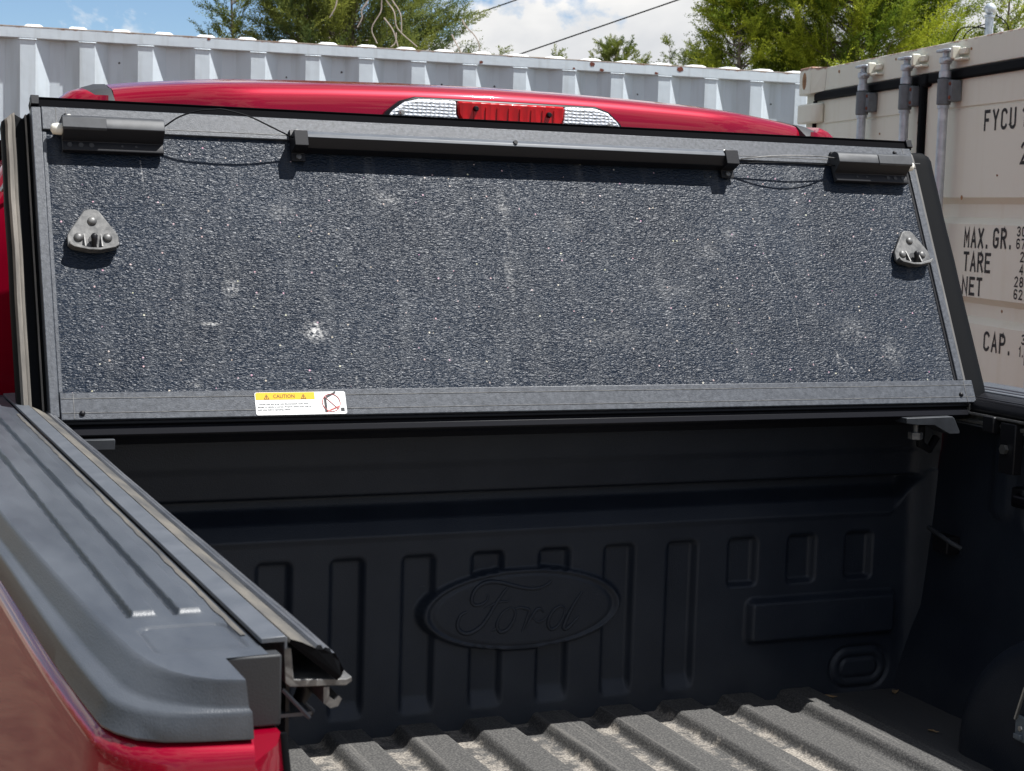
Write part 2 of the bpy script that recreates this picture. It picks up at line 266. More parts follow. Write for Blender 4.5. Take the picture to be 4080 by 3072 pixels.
# --- bed floor liner: black, with pale grit lying in the valleys between the ribs
def floor_material():
    m = bpy.data.materials.new('gritty bed floor liner'); m.use_nodes = True; N, Lk, b = nodes_of(m); N = N.new
    tcn = N('ShaderNodeTexCoord'); sp = N('ShaderNodeSeparateXYZ'); Lk(tcn.outputs['Object'], sp.inputs[0])
    hz = N('ShaderNodeMapRange'); hz.inputs['From Min'].default_value = -0.540; hz.inputs['From Max'].default_value = -0.557; Lk(sp.outputs['Z'], hz.inputs['Value'])
    mid = N('ShaderNodeTexNoise'); mid.inputs['Scale'].default_value = 26; mid.inputs['Detail'].default_value = 9; mid.inputs['Roughness'].default_value = 0.68; mid.inputs['Distortion'].default_value = 0.3; Lk(tcn.outputs['Object'], mid.inputs['Vector'])
    # pale dust clings only to the ribbed middle of the floor
    ax = N('ShaderNodeMath'); ax.operation = 'ABSOLUTE'; Lk(sp.outputs['X'], ax.inputs[0])
    cen = N('ShaderNodeMapRange'); cen.inputs['From Min'].default_value = 0.60; cen.inputs['From Max'].default_value = 0.36; cen.inputs['To Min'].default_value = 0.16; cen.inputs['To Max'].default_value = 0.50; Lk(sp.outputs['X'], cen.inputs['Value'])
    a1 = N('ShaderNodeMath'); a1.operation = 'MULTIPLY_ADD'; a1.inputs[1].default_value = 0.26; Lk(hz.outputs[0], a1.inputs[0]); Lk(mid.outputs['Fac'], a1.inputs[2])
    thr = N('ShaderNodeMath'); thr.operation = 'SUBTRACT'; thr.inputs[0].default_value = 1.215; Lk(cen.outputs[0], thr.inputs[1])
    df = N('ShaderNodeMath'); df.operation = 'SUBTRACT'; Lk(a1.outputs[0], df.inputs[0]); Lk(thr.outputs[0], df.inputs[1])
    bigd = N('ShaderNodeTexNoise'); bigd.inputs['Scale'].default_value = 4.5; bigd.inputs['Detail'].default_value = 3; Lk(tcn.outputs['Object'], bigd.inputs['Vector'])
    bd_ = N('ShaderNodeMath'); bd_.operation = 'MULTIPLY_ADD'; bd_.inputs[1].default_value = 0.55; Lk(bigd.outputs['Fac'], bd_.inputs[0]); Lk(df.outputs[0], bd_.inputs[2])
    df = N('ShaderNodeMath'); df.operation = 'SUBTRACT'; Lk(bd_.outputs[0], df.inputs[0]); df.inputs[1].default_value = 0.275
    mpd = N('ShaderNodeMapping'); mpd.inputs['Scale'].default_value = (150, 3.0, 1); Lk(tcn.outputs['Object'], mpd.inputs['Vector'])
    drag = N('ShaderNodeTexNoise'); drag.inputs['Scale'].default_value = 1.0; drag.inputs['Detail'].default_value = 4; Lk(mpd.outputs[0], drag.inputs['Vector'])
    drr = N('ShaderNodeMapRange'); drr.inputs['From Min'].default_value = 0.60; drr.inputs['From Max'].default_value = 0.72; drr.inputs['To Max'].default_value = 0.38; Lk(drag.outputs['Fac'], drr.inputs['Value'])
    sm = N('ShaderNodeMapRange'); sm.inputs['From Min'].default_value = -0.04; sm.inputs['From Max'].default_value = 0.10; Lk(df.outputs[0], sm.inputs['Value'])
    gr = N('ShaderNodeTexNoise'); gr.inputs['Scale'].default_value = 300; gr.inputs['Detail'].default_value = 3; Lk(tcn.outputs['Object'], gr.inputs['Vector'])
    sand = N('ShaderNodeValToRGB'); sand.color_ramp.elements[0].position = 0.3; sand.color_ramp.elements[1].position = 0.7
    sand.color_ramp.elements[0].color = (0.07, 0.062, 0.054, 1); sand.color_ramp.elements[1].color = (0.36, 0.325, 0.28, 1); Lk(gr.outputs['Fac'], sand.inputs['Fac'])
    blk = N('ShaderNodeValToRGB'); blk.color_ramp.elements[0].position = 0.42; blk.color_ramp.elements[1].position = 0.66
    blk.color_ramp.elements[0].color = (0.038, 0.037, 0.036, 1); blk.color_ramp.elements[1].color = (0.098, 0.094, 0.088, 1); Lk(gr.outputs['Fac'], blk.inputs['Fac'])
    mixc = N('ShaderNodeMix'); mixc.data_type = 'RGBA'; Lk(sm.outputs[0], mixc.inputs['Factor']); dgm = N('ShaderNodeMix'); dgm.data_type = 'RGBA'; dgm.inputs['B'].default_value = (0.17, 0.16, 0.145, 1); Lk(drr.outputs[0], dgm.inputs['Factor']); Lk(blk.outputs['Color'], dgm.inputs['A']); Lk(dgm.outputs['Result'], mixc.inputs['A']); Lk(sand.outputs['Color'], mixc.inputs['B'])
    # one even dark colour beyond the ribs
    side = N('ShaderNodeMapRange'); side.inputs['From Min'].default_value = 0.59; side.inputs['From Max'].default_value = 0.64; Lk(ax.outputs[0], side.inputs['Value'])
    mix2 = N('ShaderNodeMix'); mix2.data_type = 'RGBA'; Lk(side.outputs[0], mix2.inputs['Factor']); Lk(mixc.outputs['Result'], mix2.inputs['A']); mix2.inputs['B'].default_value = (0.038, 0.038, 0.040, 1)
    Lk(mix2.outputs['Result'], b.inputs['Base Color']); b.inputs['Roughness'].default_value = 0.8
    bp = N('ShaderNodeBump'); bp.inputs['Strength'].default_value = 0.45; bp.inputs['Distance'].default_value = 0.0015; Lk(gr.outputs['Fac'], bp.inputs['Height']); Lk(bp.outputs[0], b.inputs['Normal'])
    return m
FLOOR = floor_material()

# --- container paint: base colour, grime streaks, rust near edges (z0: local height of the roof edge)
def container_paint(name, col, rust_top, streak=(0.55, 0.52, 0.46), amt=0.5):
    m = bpy.data.materials.new(name); m.use_nodes = True; N, Lk, b = nodes_of(m); N = N.new
    tcn = N('ShaderNodeTexCoord'); sp = N('ShaderNodeSeparateXYZ'); Lk(tcn.outputs['Object'], sp.inputs[0])
    mp1 = N('ShaderNodeMapping'); mp1.inputs['Scale'].default_value = (9, 9, 0.8); Lk(tcn.outputs['Object'], mp1.inputs['Vector'])
    st = N('ShaderNodeTexNoise'); st.inputs['Scale'].default_value = 2.2; st.inputs['Detail'].default_value = 7; Lk(mp1.outputs[0], st.inputs['Vector'])
    sr = N('ShaderNodeMapRange'); sr.inputs['From Min'].default_value = 0.52; sr.inputs['From Max'].default_value = 0.78; sr.inputs['To Max'].default_value = amt; Lk(st.outputs['Fac'], sr.inputs['Value'])
    c1 = N('ShaderNodeMix'); c1.data_type = 'RGBA'; c1.inputs['A'].default_value = (*col, 1); c1.inputs['B'].default_value = (*[c*s for c, s in zip(col, streak)], 1); Lk(sr.outputs[0], c1.inputs['Factor'])
    rn = N('ShaderNodeTexNoise'); rn.inputs['Scale'].default_value = 7; rn.inputs['Detail'].default_value = 10; rn.inputs['Roughness'].default_value = 0.72; Lk(tcn.outputs['Object'], rn.inputs['Vector'])
    hz = N('ShaderNodeMapRange'); hz.inputs['From Min'].default_value = rust_top-0.024; hz.inputs['From Max'].default_value = rust_top-0.003; hz.inputs['To Max'].default_value = 0.34; Lk(sp.outputs['Z'], hz.inputs['Value'])
    ad = N('ShaderNodeMath'); ad.operation = 'ADD'; Lk(hz.outputs[0], ad.inputs[0]); Lk(rn.outputs['Fac'], ad.inputs[1])
    rr = N('ShaderNodeMapRange'); rr.inputs['From Min'].default_value = 0.73; rr.inputs['From Max'].default_value = 0.86; Lk(ad.outputs[0], rr.inputs['Value'])
    c2 = N('ShaderNodeMix'); c2.data_type = 'RGBA'; Lk(rr.outputs[0], c2.inputs['Factor']); Lk(c1.outputs['Result'], c2.inputs['A']); c2.inputs['B'].default_value = (0.28, 0.14, 0.075, 1)
    Lk(c2.outputs['Result'], b.inputs['Base Color']); b.inputs['Roughness'].default_value = 0.48
    bn = N('ShaderNodeTexNoise'); bn.inputs['Scale'].default_value = 5; bn.inputs['Detail'].default_value = 3; Lk(tcn.outputs['Object'], bn.inputs['Vector'])
    bp = N('ShaderNodeBump'); bp.inputs['Strength'].default_value = 0.35; bp.inputs['Distance'].default_value = 0.012; Lk(bn.outputs['Fac'], bp.inputs['Height']); Lk(bp.outputs[0], b.inputs['Normal'])
    return m
WPAINT = container_paint('white container paint', (0.59, 0.655, 0.70), 0.0, (0.66, 0.64, 0.60), 0.6)
TPAINT = container_paint('beige container paint', (0.74, 0.73, 0.615), 0.0, (0.88, 0.84, 0.76), 0.4)
WROOF = container_paint('white roof paint', (0.70, 0.71, 0.70), 5.0, amt=0.2)
HOLE = mat('rusty casting pocket', (0.20, 0.10, 0.045), rough=0.85, col2=(0.42, 0.24, 0.11), var=0.2, var_s=25)
EDGE = mat('rusty painted edge', (0.62, 0.60, 0.55), rough=0.7, col2=(0.36, 0.20, 0.10), var=0.1, var_s=7, detail=10)
RUST = mat('rust scab', (0.16, 0.045, 0.025), rough=0.85, var=0.3, var_s=30)

def lens_material(name, col, rough, metal, s1, s2, coat):
    """lamp lens over a faceted reflector"""
    m = bpy.data.materials.new(name); m.use_nodes = True; N, Lk, b = nodes_of(m); N = N.new
    tcn = N('ShaderNodeTexCoord'); mp1 = N('ShaderNodeMapping'); mp1.inputs['Scale'].default_value = (s1, 1, s2); Lk(tcn.outputs['Object'], mp1.inputs['Vector'])
    v = N('ShaderNodeTexVoronoi'); v.inputs['Scale'].default_value = 1; v.inputs['Randomness'].default_value = 0.25; Lk(mp1.outputs[0], v.inputs['Vector'])
    bp = N('ShaderNodeBump'); bp.inputs['Strength'].default_value = 0.7; bp.inputs['Distance'].default_value = 0.003; Lk(v.outputs['Distance'], bp.inputs['Height']); Lk(bp.outputs[0], b.inputs['Normal'])
    cr = N('ShaderNodeValToRGB'); cr.color_ramp.elements[0].color = (*col, 1); cr.color_ramp.elements[1].color = (*[c*0.55 for c in col], 1); cr.color_ramp.elements[0].position = 0.35; Lk(v.outputs['Distance'], cr.inputs['Fac']); Lk(cr.outputs['Color'], b.inputs['Base Color'])
    b.inputs['Metallic'].default_value = metal; b.inputs['Roughness'].default_value = rough; b.inputs['Specular IOR Level'].default_value = 0.2; b.inputs['Coat Weight'].default_value = coat; b.inputs['Coat Roughness'].default_value = 0.02
    return m
CLEARL = lens_material('clear faceted lens', (0.88, 0.90, 0.93), 0.38, 0.55, 130, 190, 0.6)
REDL = lens_material('red ribbed lens', (0.50, 0.0003, 0.004), 0.3, 0.0, 60, 25, 0.3)

def leaf_material(name, c1, c2, tr):
    m = bpy.data.materials.new(name); m.use_nodes = True; t = m.node_tree; N = t.nodes.new; Lk = t.links.new; b = t.nodes['Principled BSDF']
    g = N('ShaderNodeNewGeometry'); cr = N('ShaderNodeValToRGB'); cr.color_ramp.elements[0].color = (*c1, 1); cr.color_ramp.elements[1].color = (*c2, 1)
    at = N('ShaderNodeAttribute'); at.attribute_name = 'tint'
    Lk(at.outputs['Fac'], cr.inputs['Fac']); Lk(cr.outputs['Color'], b.inputs['Base Color']); b.inputs['Roughness'].default_value = 0.6; b.inputs['Specular IOR Level'].default_value = 0.25
    tl = N('ShaderNodeBsdfTranslucent'); Lk(cr.outputs['Color'], tl.inputs['Color']); mxs = N('ShaderNodeMixShader'); mxs.inputs[0].default_value = tr
    Lk(b.outputs[0], mxs.inputs[1]); Lk(tl.outputs[0], mxs.inputs[2]); Lk(mxs.outputs[0], t.nodes['Material Output'].inputs['Surface'])
    return m
LEAF_DARK = leaf_material('dark cedar foliage', (0.065, 0.10, 0.030), (0.31, 0.33, 0.06), 0.42)
LEAF_LIT = leaf_material('yellow green cedar foliage', (0.10, 0.165, 0.018), (0.46, 0.49, 0.04), 0.45)
LEAF_PINE = leaf_material('pine foliage', (0.09, 0.13, 0.033), (0.25, 0.28, 0.05), 0.35)
BARK = mat('grey bark', (0.16, 0.13, 0.105), rough=0.9, var=0.35, var_s=18, aniso=(4, 4, 1), bump=0.6, bump_s=40, bump_d=0.006)
DEADW = mat('bare grey twig', (0.30, 0.25, 0.21), rough=0.9, var=0.2, var_s=12)
GROUND = mat('pale gravel yard', (0.16, 0.12, 0.085), rough=0.95, col2=(0.34, 0.285, 0.225), var=0.1, var_s=0.7, bump=0.5, bump_s=25, bump_d=0.01, detail=10)

def stencil_material():
    m = bpy.data.materials.new('worn stencil paint'); m.use_nodes = True; N, Lk, b = nodes_of(m); N = N.new
    tcn = N('ShaderNodeTexCoord'); nz = N('ShaderNodeTexNoise'); nz.inputs['Scale'].default_value = 55; nz.inputs['Detail'].default_value = 8; nz.inputs['Roughness'].default_value = 0.7; Lk(tcn.outputs['Object'], nz.inputs['Vector'])
    cr = N('ShaderNodeValToRGB'); cr.color_ramp.elements[0].position = 0.58; cr.color_ramp.elements[1].position = 0.72; cr.color_ramp.elements[0].color = (0.028, 0.027, 0.027, 1); cr.color_ramp.elements[1].color = (0.22, 0.20, 0.17, 1)
    Lk(nz.outputs['Fac'], cr.inputs['Fac']); Lk(cr.outputs['Color'], b.inputs['Base Color']); b.inputs['Roughness'].default_value = 0.65; b.inputs['Specular IOR Level'].default_value = 0.2
    return m
STENCIL = stencil_material()
# ------------------------------------------------------------------ ground
mb = MB(); mb.add([(-300,-300,GZ),(300,-300,GZ),(300,300,GZ),(-300,300,GZ)], [(0,1,2,3)])
tag(mesh_obj('ground', mb, GROUND), 'pale gravel yard under the pickup and the containers', 'ground', kind='structure')

SOIL = mat('dark leaf litter soil', (0.035, 0.022, 0.014), rough=0.95, col2=(0.085, 0.055, 0.035), var=0.1, var_s=5, bump=0.6, bump_s=30, bump_d=0.02, detail=10)
rs_ = random.Random(2); pts = [(-14+i*.5, 2.1+rs_.uniform(-.35,.35)+.3*math.sin(i*.5), GZ+.004) for i in range(36)] + [(3.6, 9.0, GZ+.004), (-14, 12.0, GZ+.004)]
SAND = mat('orange sand', (0.36, 0.22, 0.12), rough=0.95, col2=(0.52, 0.38, 0.26), var=0.1, var_s=3, bump=0.5, bump_s=25, bump_d=0.01, detail=10)
rs2 = random.Random(6); pt2 = [(-2.55+1.9*math.cos(a)*rs2.uniform(.85,1.1), .35+1.75*math.sin(a)*rs2.uniform(.9,1.05), GZ+.004) for a in np.linspace(0, 2*math.pi, 41)[:-1]]
tag(mesh_obj('reflection_sand', MB().add(pt2, [tuple(range(len(pt2)))]), SAND), 'unseen patch of orange sand added left of the pickup for its reflection', 'sand', kind='structure')  # out of view; added for a warm reflection in the bed side paint
tag(mesh_obj('reflection_soil', MB().add(pts, [tuple(range(len(pts)))]), SOIL), 'unseen dark soil added before the white container to darken the paint reflection', 'soil', kind='structure')  # out of view; added as dark ground for the bed side paint to mirror

# ------------------------------------------------------------------ the pickup
TRUCK = empty('pickup_truck', (0, 0, GZ), label='ruby red pickup with open cargo bed and black liner', cat='pickup truck')
def tp(name, mb, m, parent=None, **k):
    """a part of the truck: geometry written in scene coordinates"""
    o = mesh_obj(name, mb, m, None, **k); return under(o, parent or TRUCK)
def under(o, parent):
    bpy.context.view_layer.update()
    o.parent = parent; o.matrix_parent_inverse = parent.matrix_world.inverted(); return o

# --- cab: sections across the car from the roof middle out to the sill
def smooth01(t): t = np.clip(t, 0, 1); return t*t*(3-2*t)
ROOFX = [0, .14, .28, .40, .49, .555, .595, .625]
ROOFD = [0, .0015, .0052, .0098, .0150, .0200, .0240, .028]
def roof_z(x, y):
    zc = np.interp(y, [.14, .17, .25, .40, .60, .90, 1.3, 1.7, 2.0], [.481, .490, .500, .510, .515, .517, .509, .487, .457])
    return zc - np.interp(abs(x), ROOFX, ROOFD)*(1 if y > .2 else 1.05)
ys = [.155, .160, .168, .18, .20, .25, .32, .40, .5, .6, .75, .9, 1.1, 1.3, 1.5, 1.7, 1.85, 2.0]
xs = np.concatenate([-np.array(ROOFX[::-1]), np.array(ROOFX[1:])]); xs = resample([(x,) for x in xs], 61)[:,0]
rows = []
for z_, y_ in [(.30, .132), (.36, .136), (.40, .140), (.43, .144), (.452, .148), (.464, .151)]:
    rows.append([(x*(1.0-.9*max(0, .464-max(z_,.40))), y_ + .05*smooth01((abs(x)-.42)/.25), min(z_, .464) - (np.interp(abs(x), ROOFX, ROOFD))*1.05) for x in xs])
for y in ys:
    dz = {.155: .012, .160: .0065, .168: .002}.get(y, 0)
    rows.append([(x*(1-.085*max(0, min(1.2, y-.2))), y + .05*smooth01((abs(x)-.42)/.25)*(1-smooth01((y-.155)/.4)), roof_z(x, y) - dz - .05*max(0, y-.25)*smooth01((abs(x)-.42)/.205)) for x in xs])
roof = grid_obj('roof', np.array(rows), RED, None, smooth=70, flip=True); under(roof, TRUCK)
for sx in (-1, 1):                                          # black ditch mouldings between roof skin and body side
    rg = []
    for y in [.150, .165] + ys[3:]:
        y2 = y + .05*(1-smooth01((y-.155)/.4)); z0 = roof_z(.625, y) - (.02 if y == .150 else 0)
        tp_ = 1-.10*max(0, min(1.2, y-.2)); z0 -= .05*max(0, y-.25); rg.append([(sx*q*tp_, y2, z0+d) for q, d in ((.624,-.012),(.627,.001),(.646,.0),(.664,-.006),(.667,-.018))])
    mb = MB().loft(rg)
    lowl = [[(p[0]-sx*.55*min(d, .06), p[1]-.030, p[2]-d) for p in rg[0]] for d in (.14, .08, .03, .012)] + [[(p[0], p[1]-.018, p[2]+.006) for p in rg[0]], rg[1]]
    mb.loft(lowl); tp('ditch_moulding', mb, BLOCKM, smooth=50)
# body sides (profile x, z) swept from the rear pillar to the cowl
side = [(.664,.452), (.676,.461), (.692,.456), (.708,.444), (.724,.427), (.748,.396), (.775,.362), (.803,.322), (.835,.262), (.868,.19), (.900,.10), (.925,.02), (.945,-.08), (.955,-.25), (.950,-.55), (.93,-.85), (.90,-1.0)]
def side_at(y):
    dz = roof_z(.66, y) - roof_z(.66, .2)
    return [(x*(1-.10*max(0, min(1.2, y-.2))), z - .05*max(0, y-.25)*max(0, min(1, z/.4))) for x, z in side]
for sx in (-1, 1):
    st = [.19, .195, .21, .25, .4, .7, 1.1, 1.5, 1.9, 2.15]
    rg = []
    for y in st:
        inn = {.19: .020, .195: .009, .21: .003}.get(y, 0)
        lean = 0.0
        rg.append([(sx*(x-inn), y + (z < .3)*(-.03)*(y < .3), z - inn*.6*(z > .3)) for x, z in side_at(y)])
    mb = MB().loft(rg); tp('cab_side', mb, RED, smooth=60)
    # rear wall of the cab outside the back window
    ring = rg[0]; lim = lambda z: .637 if z > .31 else .60
    inner = [(sx*min(abs(p[0]), lim(p[2])), p[1]-.008, p[2]) for p in ring]; mid = [(sx*(abs(p[0])*.55+min(abs(p[0]), lim(p[2]))*.45), p[1]-.007, p[2]) for p in ring]
    mb = MB().loft([ring, mid, inner]); tp('rear_pillar', mb, RED, smooth=60)
    # dark side glass, pillar trim and a pale line below it
    mb = MB().loft([[(sx*(side_at(y)[i][0]+.003), y, side_at(y)[i][1]) for i in (6,7,8,9)] for y in (.42, .7, 1.1, 1.5)]); tp('side_window', mb, GLASS, smooth=60)
    mb = MB().loft([[(sx*x, y, z) for x, z in [(.778,.358),(.797,.328),(.806,.310)]] for y in (.1475,.1515,.1555)]); tp('rear_pillar_trim', mb, BLACKP, smooth=60)
    mb = MB().tube([(sx*.802, .150, .318-.022), (sx*.790, .150, .342-.024), (sx*.765,.151,.376-.022)], .0032, 6); tp('pillar_pale_line', mb, STEEL, smooth=60)
mb = MB().loft([[(x, .166 - .016*abs(x)*0 + .03*(z > .25), z) for x in np.linspace(-.601, .601, 9)] for z in (.31, .25, .10, -.03)]); tp('rear_window', mb, GLASS, smooth=60)
mb = MB().loft([[(x, .150, z) for x in np.linspace(-.602, .602, 9)] for z in (-.03, -.3, -.7, -1.0)]); tp('cab_back', mb, RED, smooth=60)
# bonnet, screen and nose: plain but complete, hidden behind the cover
mb = MB().loft([[(x*.97, 2.0+.02, .44-.02*abs(x)) for x in np.linspace(-.66,.66,9)], [(x*1.15, 2.62, .02-.02*abs(x)) for x in np.linspace(-.66,.66,9)]]); tp('windscreen', mb, GLASS, smooth=60)
hood = []
for y, z, wd in [(2.55,.02,.86),(2.9,.02,.90),(3.4,-.01,.93),(3.75,-.07,.93),(3.85,-.16,.92),(3.9,-.5,.92),(3.88,-.9,.88)]:
    hood.append([(x, y, z-.09*(abs(x)/wd)**4) for x in np.linspace(-wd, wd, 17)])
tp('bonnet', MB().loft(hood), RED, smooth=60)
for sx in (-1, 1):
    tp('front_wing', MB().loft([[(sx*a, y, z) for a, z in [(.88,-.07),(.94,-.12),(.96,-.3),(.955,-.6),(.93,-.95)]] for y in (2.1,2.6,3.2,3.75,3.88)]), RED, smooth=60)
    tp('front_door', MB().loft([[(sx*(a+.002), y, z) for a, z in [(.90,.10),(.925,.02),(.945,-.08),(.955,-.25),(.95,-.55),(.93,-.85),(.90,-1.0)]] for y in (1.25, 1.8, 2.3)]), RED, smooth=60)
    hl = MB().box((sx*.62, 3.80, -.36), (sx*.90, 3.915, -.18)); tp('headlight', hl, CLEARL, bevel=.02)
    for yc in (-0.70, 3.05):
        whl = MB().tube([(sx*.72, yc, GZ+.40), (sx*.74, yc, GZ+.40), (sx*.95, yc, GZ+.40), (sx*.97, yc, GZ+.40)], [.36, .40, .40, .36], 40)
        wo_ = tp('wheel', whl, TYRE, smooth=50)
        rm = MB().tube([(sx*.90, yc, GZ+.40), (sx*.978, yc, GZ+.40), (sx*.980, yc, GZ+.40)], [.25, .25, .22], 30)
        for k in range(6):
            a = k*math.pi/3; d = Vector((0, math.cos(a), math.sin(a))); c = Vector((sx*.982, yc, GZ+.40)); e = Vector((0, -d.z, d.y))*.03
            rm.add([c+d*.03+e, c+d*.03-e, c+d*.24-e*.8, c+d*.24+e*.8, c+d*.03+e+Vector((sx*.012,0,0)), c+d*.03-e+Vector((sx*.012,0,0)), c+d*.24-e*.8, c+d*.24+e*.8], [(0,1,2,3),(4,5,6,7),(0,1,5,4),(1,2,6,5),(3,0,4,7)])
        under(mesh_obj('rim', rm, ALLOY, None, smooth=40), wo_)
tp('chassis', MB().box((-.75,-1.45,-.80),(.75,3.7,-.63)), BLACKP)

# --- high brake light on the rear edge of the roof
BL = tp('brake_light', None or MB().prism([(-.152,.470),(.174,.470),(.200,.462),(.222,.444),(.238,.420),(.244,.395),(-.222,.395),(-.216,.420),(-.200,.444),(-.178,.462)], .130, .1475, 'y'), GLOSSB, bevel=.004)
def lens(name, prof, m, y0=.1245, y1=.134):
    o = under(mesh_obj(name, MB().prism(prof, y0, y1, 'y'), m, None, bevel=.003), BL); return o
lens('clear_lens', [(-.148,.466),(-.082,.466),(-.081,.445),(-.068,.425),(-.064,.398),(-.214,.398),(-.207,.424),(-.192,.445),(-.172,.460)], CLEARL)
lens('clear_lens', [(.170,.466),(.114,.466),(.113,.445),(.104,.425),(.100,.398),(.236,.398),(.229,.424),(.214,.445),(.194,.460)], CLEARL)
lens('red_lens', [(-.080,.466),(.112,.466),(.111,.445),(.101,.424),(.096,.398),(-.060,.398),(-.066,.424),(-.079,.445)], REDL, y0=.122)
for k in range(8):
    under(mesh_obj('lens_rib', MB().box((-.052+k*.0205,.1205,.404),(-.0495+k*.0205,.1222,.458)), REDL, None), BL)
for x, z in [(-.178,.443), (-.049,.455), (.083,.451), (.198,.439)]:
    under(mesh_obj('lens_screw', MB().tube([(x,.116,z),(x,.1185,z),(x,.1245,z)], [.003,.0046,.0048], 12), STEEL if abs(x) > .1 else BLACKP, None, smooth=40), BL)

# --- rail caps (moulded plastic) along both bed sides
TOPO = [(-.945,.02),(-.9255,-.45),(-.919,-.903),(-.904,-1.297),(-.8945,-1.440),(-.891,-1.466),(-.8865,-1.486),(-.8800,-1.503),(-.8705,-1.517),(-.860,-1.5265),(-.8427,-1.533)]
BOTO = [(-.965,.02),(-.946,-.50),(-.935,-1.02),(-.9295,-1.32),(-.9235,-1.470),(-.9195,-1.494),(-.913,-1.511),(-.903,-1.522),(-.889,-1.5295),(-.868,-1.534),(-.838,-1.538)]
def offs(P, d):
    P = np.array(P); t = np.gradient(P, axis=0); t /= np.linalg.norm(t, axis=1)[:,None]; n = np.stack([t[:,1], -t[:,0]], 1)
    return P + n*d*(-1 if n[0,0]*1 > 0 and False else 1)
def rail_cap(sx, detail):
    tops = np.array(spline(TOPO, 8)); bots = np.array(spline(BOTO, 8)); n = 90
    # concentrate samples at the rear corner
    tt = resample(tops, n); bb = resample(bots, n)
    def lerp(f): return tt*(1-f) + bb*f
    rings = [[(*p, z) for p in q] for q, z in [(tt, .0), (lerp(.04), -.0005), (lerp(.10), -.0024), (lerp(.16), -.0048), (lerp(.40), -.0152), (lerp(.45), -.0170), (lerp(.52), -.0180), (lerp(.72), -.0190), (lerp(.79), -.0202), (lerp(.835), -.0228), (lerp(.86), -.0255), (bb, -.0350), (lerp(.98), -.0365), (lerp(.8), -.0365)]]
    mb = MB().loft([[(sx*-p[0], p[1], p[2]) for p in rg] for rg in rings])
    # end wall towards the tailgate gap
    e = [(sx*-p[-1][0], p[-1][1], p[-1][2]) for p in rings[:-1]]; back = [(a, b+.05, c) for a, b, c in e]; mb.loft([e, back])
    cap = tp('rail_cap', mb, CAPM, smooth=40)
    # top skin with two raised ribs and the sunk stake pocket cover
    yo = tt[:,1]; xo = tt[:,0]
    yv = np.concatenate([np.linspace(.02,-1.30,40), np.linspace(-1.302,-1.478,100), np.linspace(-1.4805,-1.5330,20)]); nu = 150
    yv = np.unique(np.concatenate([yv, tt[:,1]]))[::-1]
    V = np.zeros((len(yv), nu, 3))
    for i, y in enumerate(yv):
        a = np.interp(-y, -yo, xo); b_ = -.8135 if y > -1.479 else min(-.8425, -.8425)
        u = np.linspace(0, 1, nu)
        if y > -1.479: u = np.interp(np.linspace(0,1,nu), [0,.15,1], [0,.12,1])
        x = a + (b_-a)*u; z = np.zeros(nu); fade = smooth01((y+1.462)/.02)
        for xl, xr in ((-.8808,-.8610), (-.8478,-.8285)):
            e_ = np.minimum(np.minimum((x-xl)/.0022, (xr-x)/.0035), (y+1.357)/.004); z += .0042*smooth01(e_) - .0022*np.exp(-((x-xl+.0012)/.0011)**2)*(y > -1.357)
        # stake pocket cover: shallow sunk rounded rectangle with a groove round it
        rr = .012
        qx = np.maximum(np.abs(x+.8515)-.0310+rr, 0); qy = np.maximum(np.abs(y+1.425)-.040+rr, 0); d = np.hypot(qx, qy)-rr + np.minimum(np.maximum(np.abs(x+.8515)-.0310+rr, abs(y+1.425)-.040+rr), 0)
        z -= fade*(.0012*smooth01(-d/.003) + .0018*np.exp(-((d+.001)/.0014)**2))
        V[i,:,0] = -x*sx if sx > 0 else x; V[i,:,1] = y; V[i,:,2] = z
        if sx > 0: V[i,:,0] = -x
    top = under(grid_obj('cap_top', V, CAPM, None, smooth=50, flip=(sx < 0)), cap)
    if sx < 0:                                              # dust gathered along the inner edge of the cap
        rd = random.Random(4); mb = MB(); rg = []
        for i in range(120):
            y = -.19-i*.0104; wd = .0022+.0026*abs(math.sin(i*.21)*math.sin(i*.57+1))+rd.uniform(0,.0008); wd *= .55; rg.append([(-.8180-wd, y, .0007), (-.8178+rd.uniform(-.0004,.0006), y, .0009), (-.8160, y, .0007)])
        under(mesh_obj('dust_line', mb.loft(rg), DUSTY, None), cap)
    # inner lip of the cap and the block that closes its end
    mb = MB().box((-.8415,-1.4800,-.0480),(-.8050,-1.4665,-.0003)) if sx < 0 else MB().box((.8050,-1.4800,-.0480),(.8415,-1.4665,-.0003))
    under(mesh_obj('cap_end_block', mb, BLOCKM, None, bevel=.0015), cap)
    return cap
rail_cap(-1, True); rail_cap(1, False)

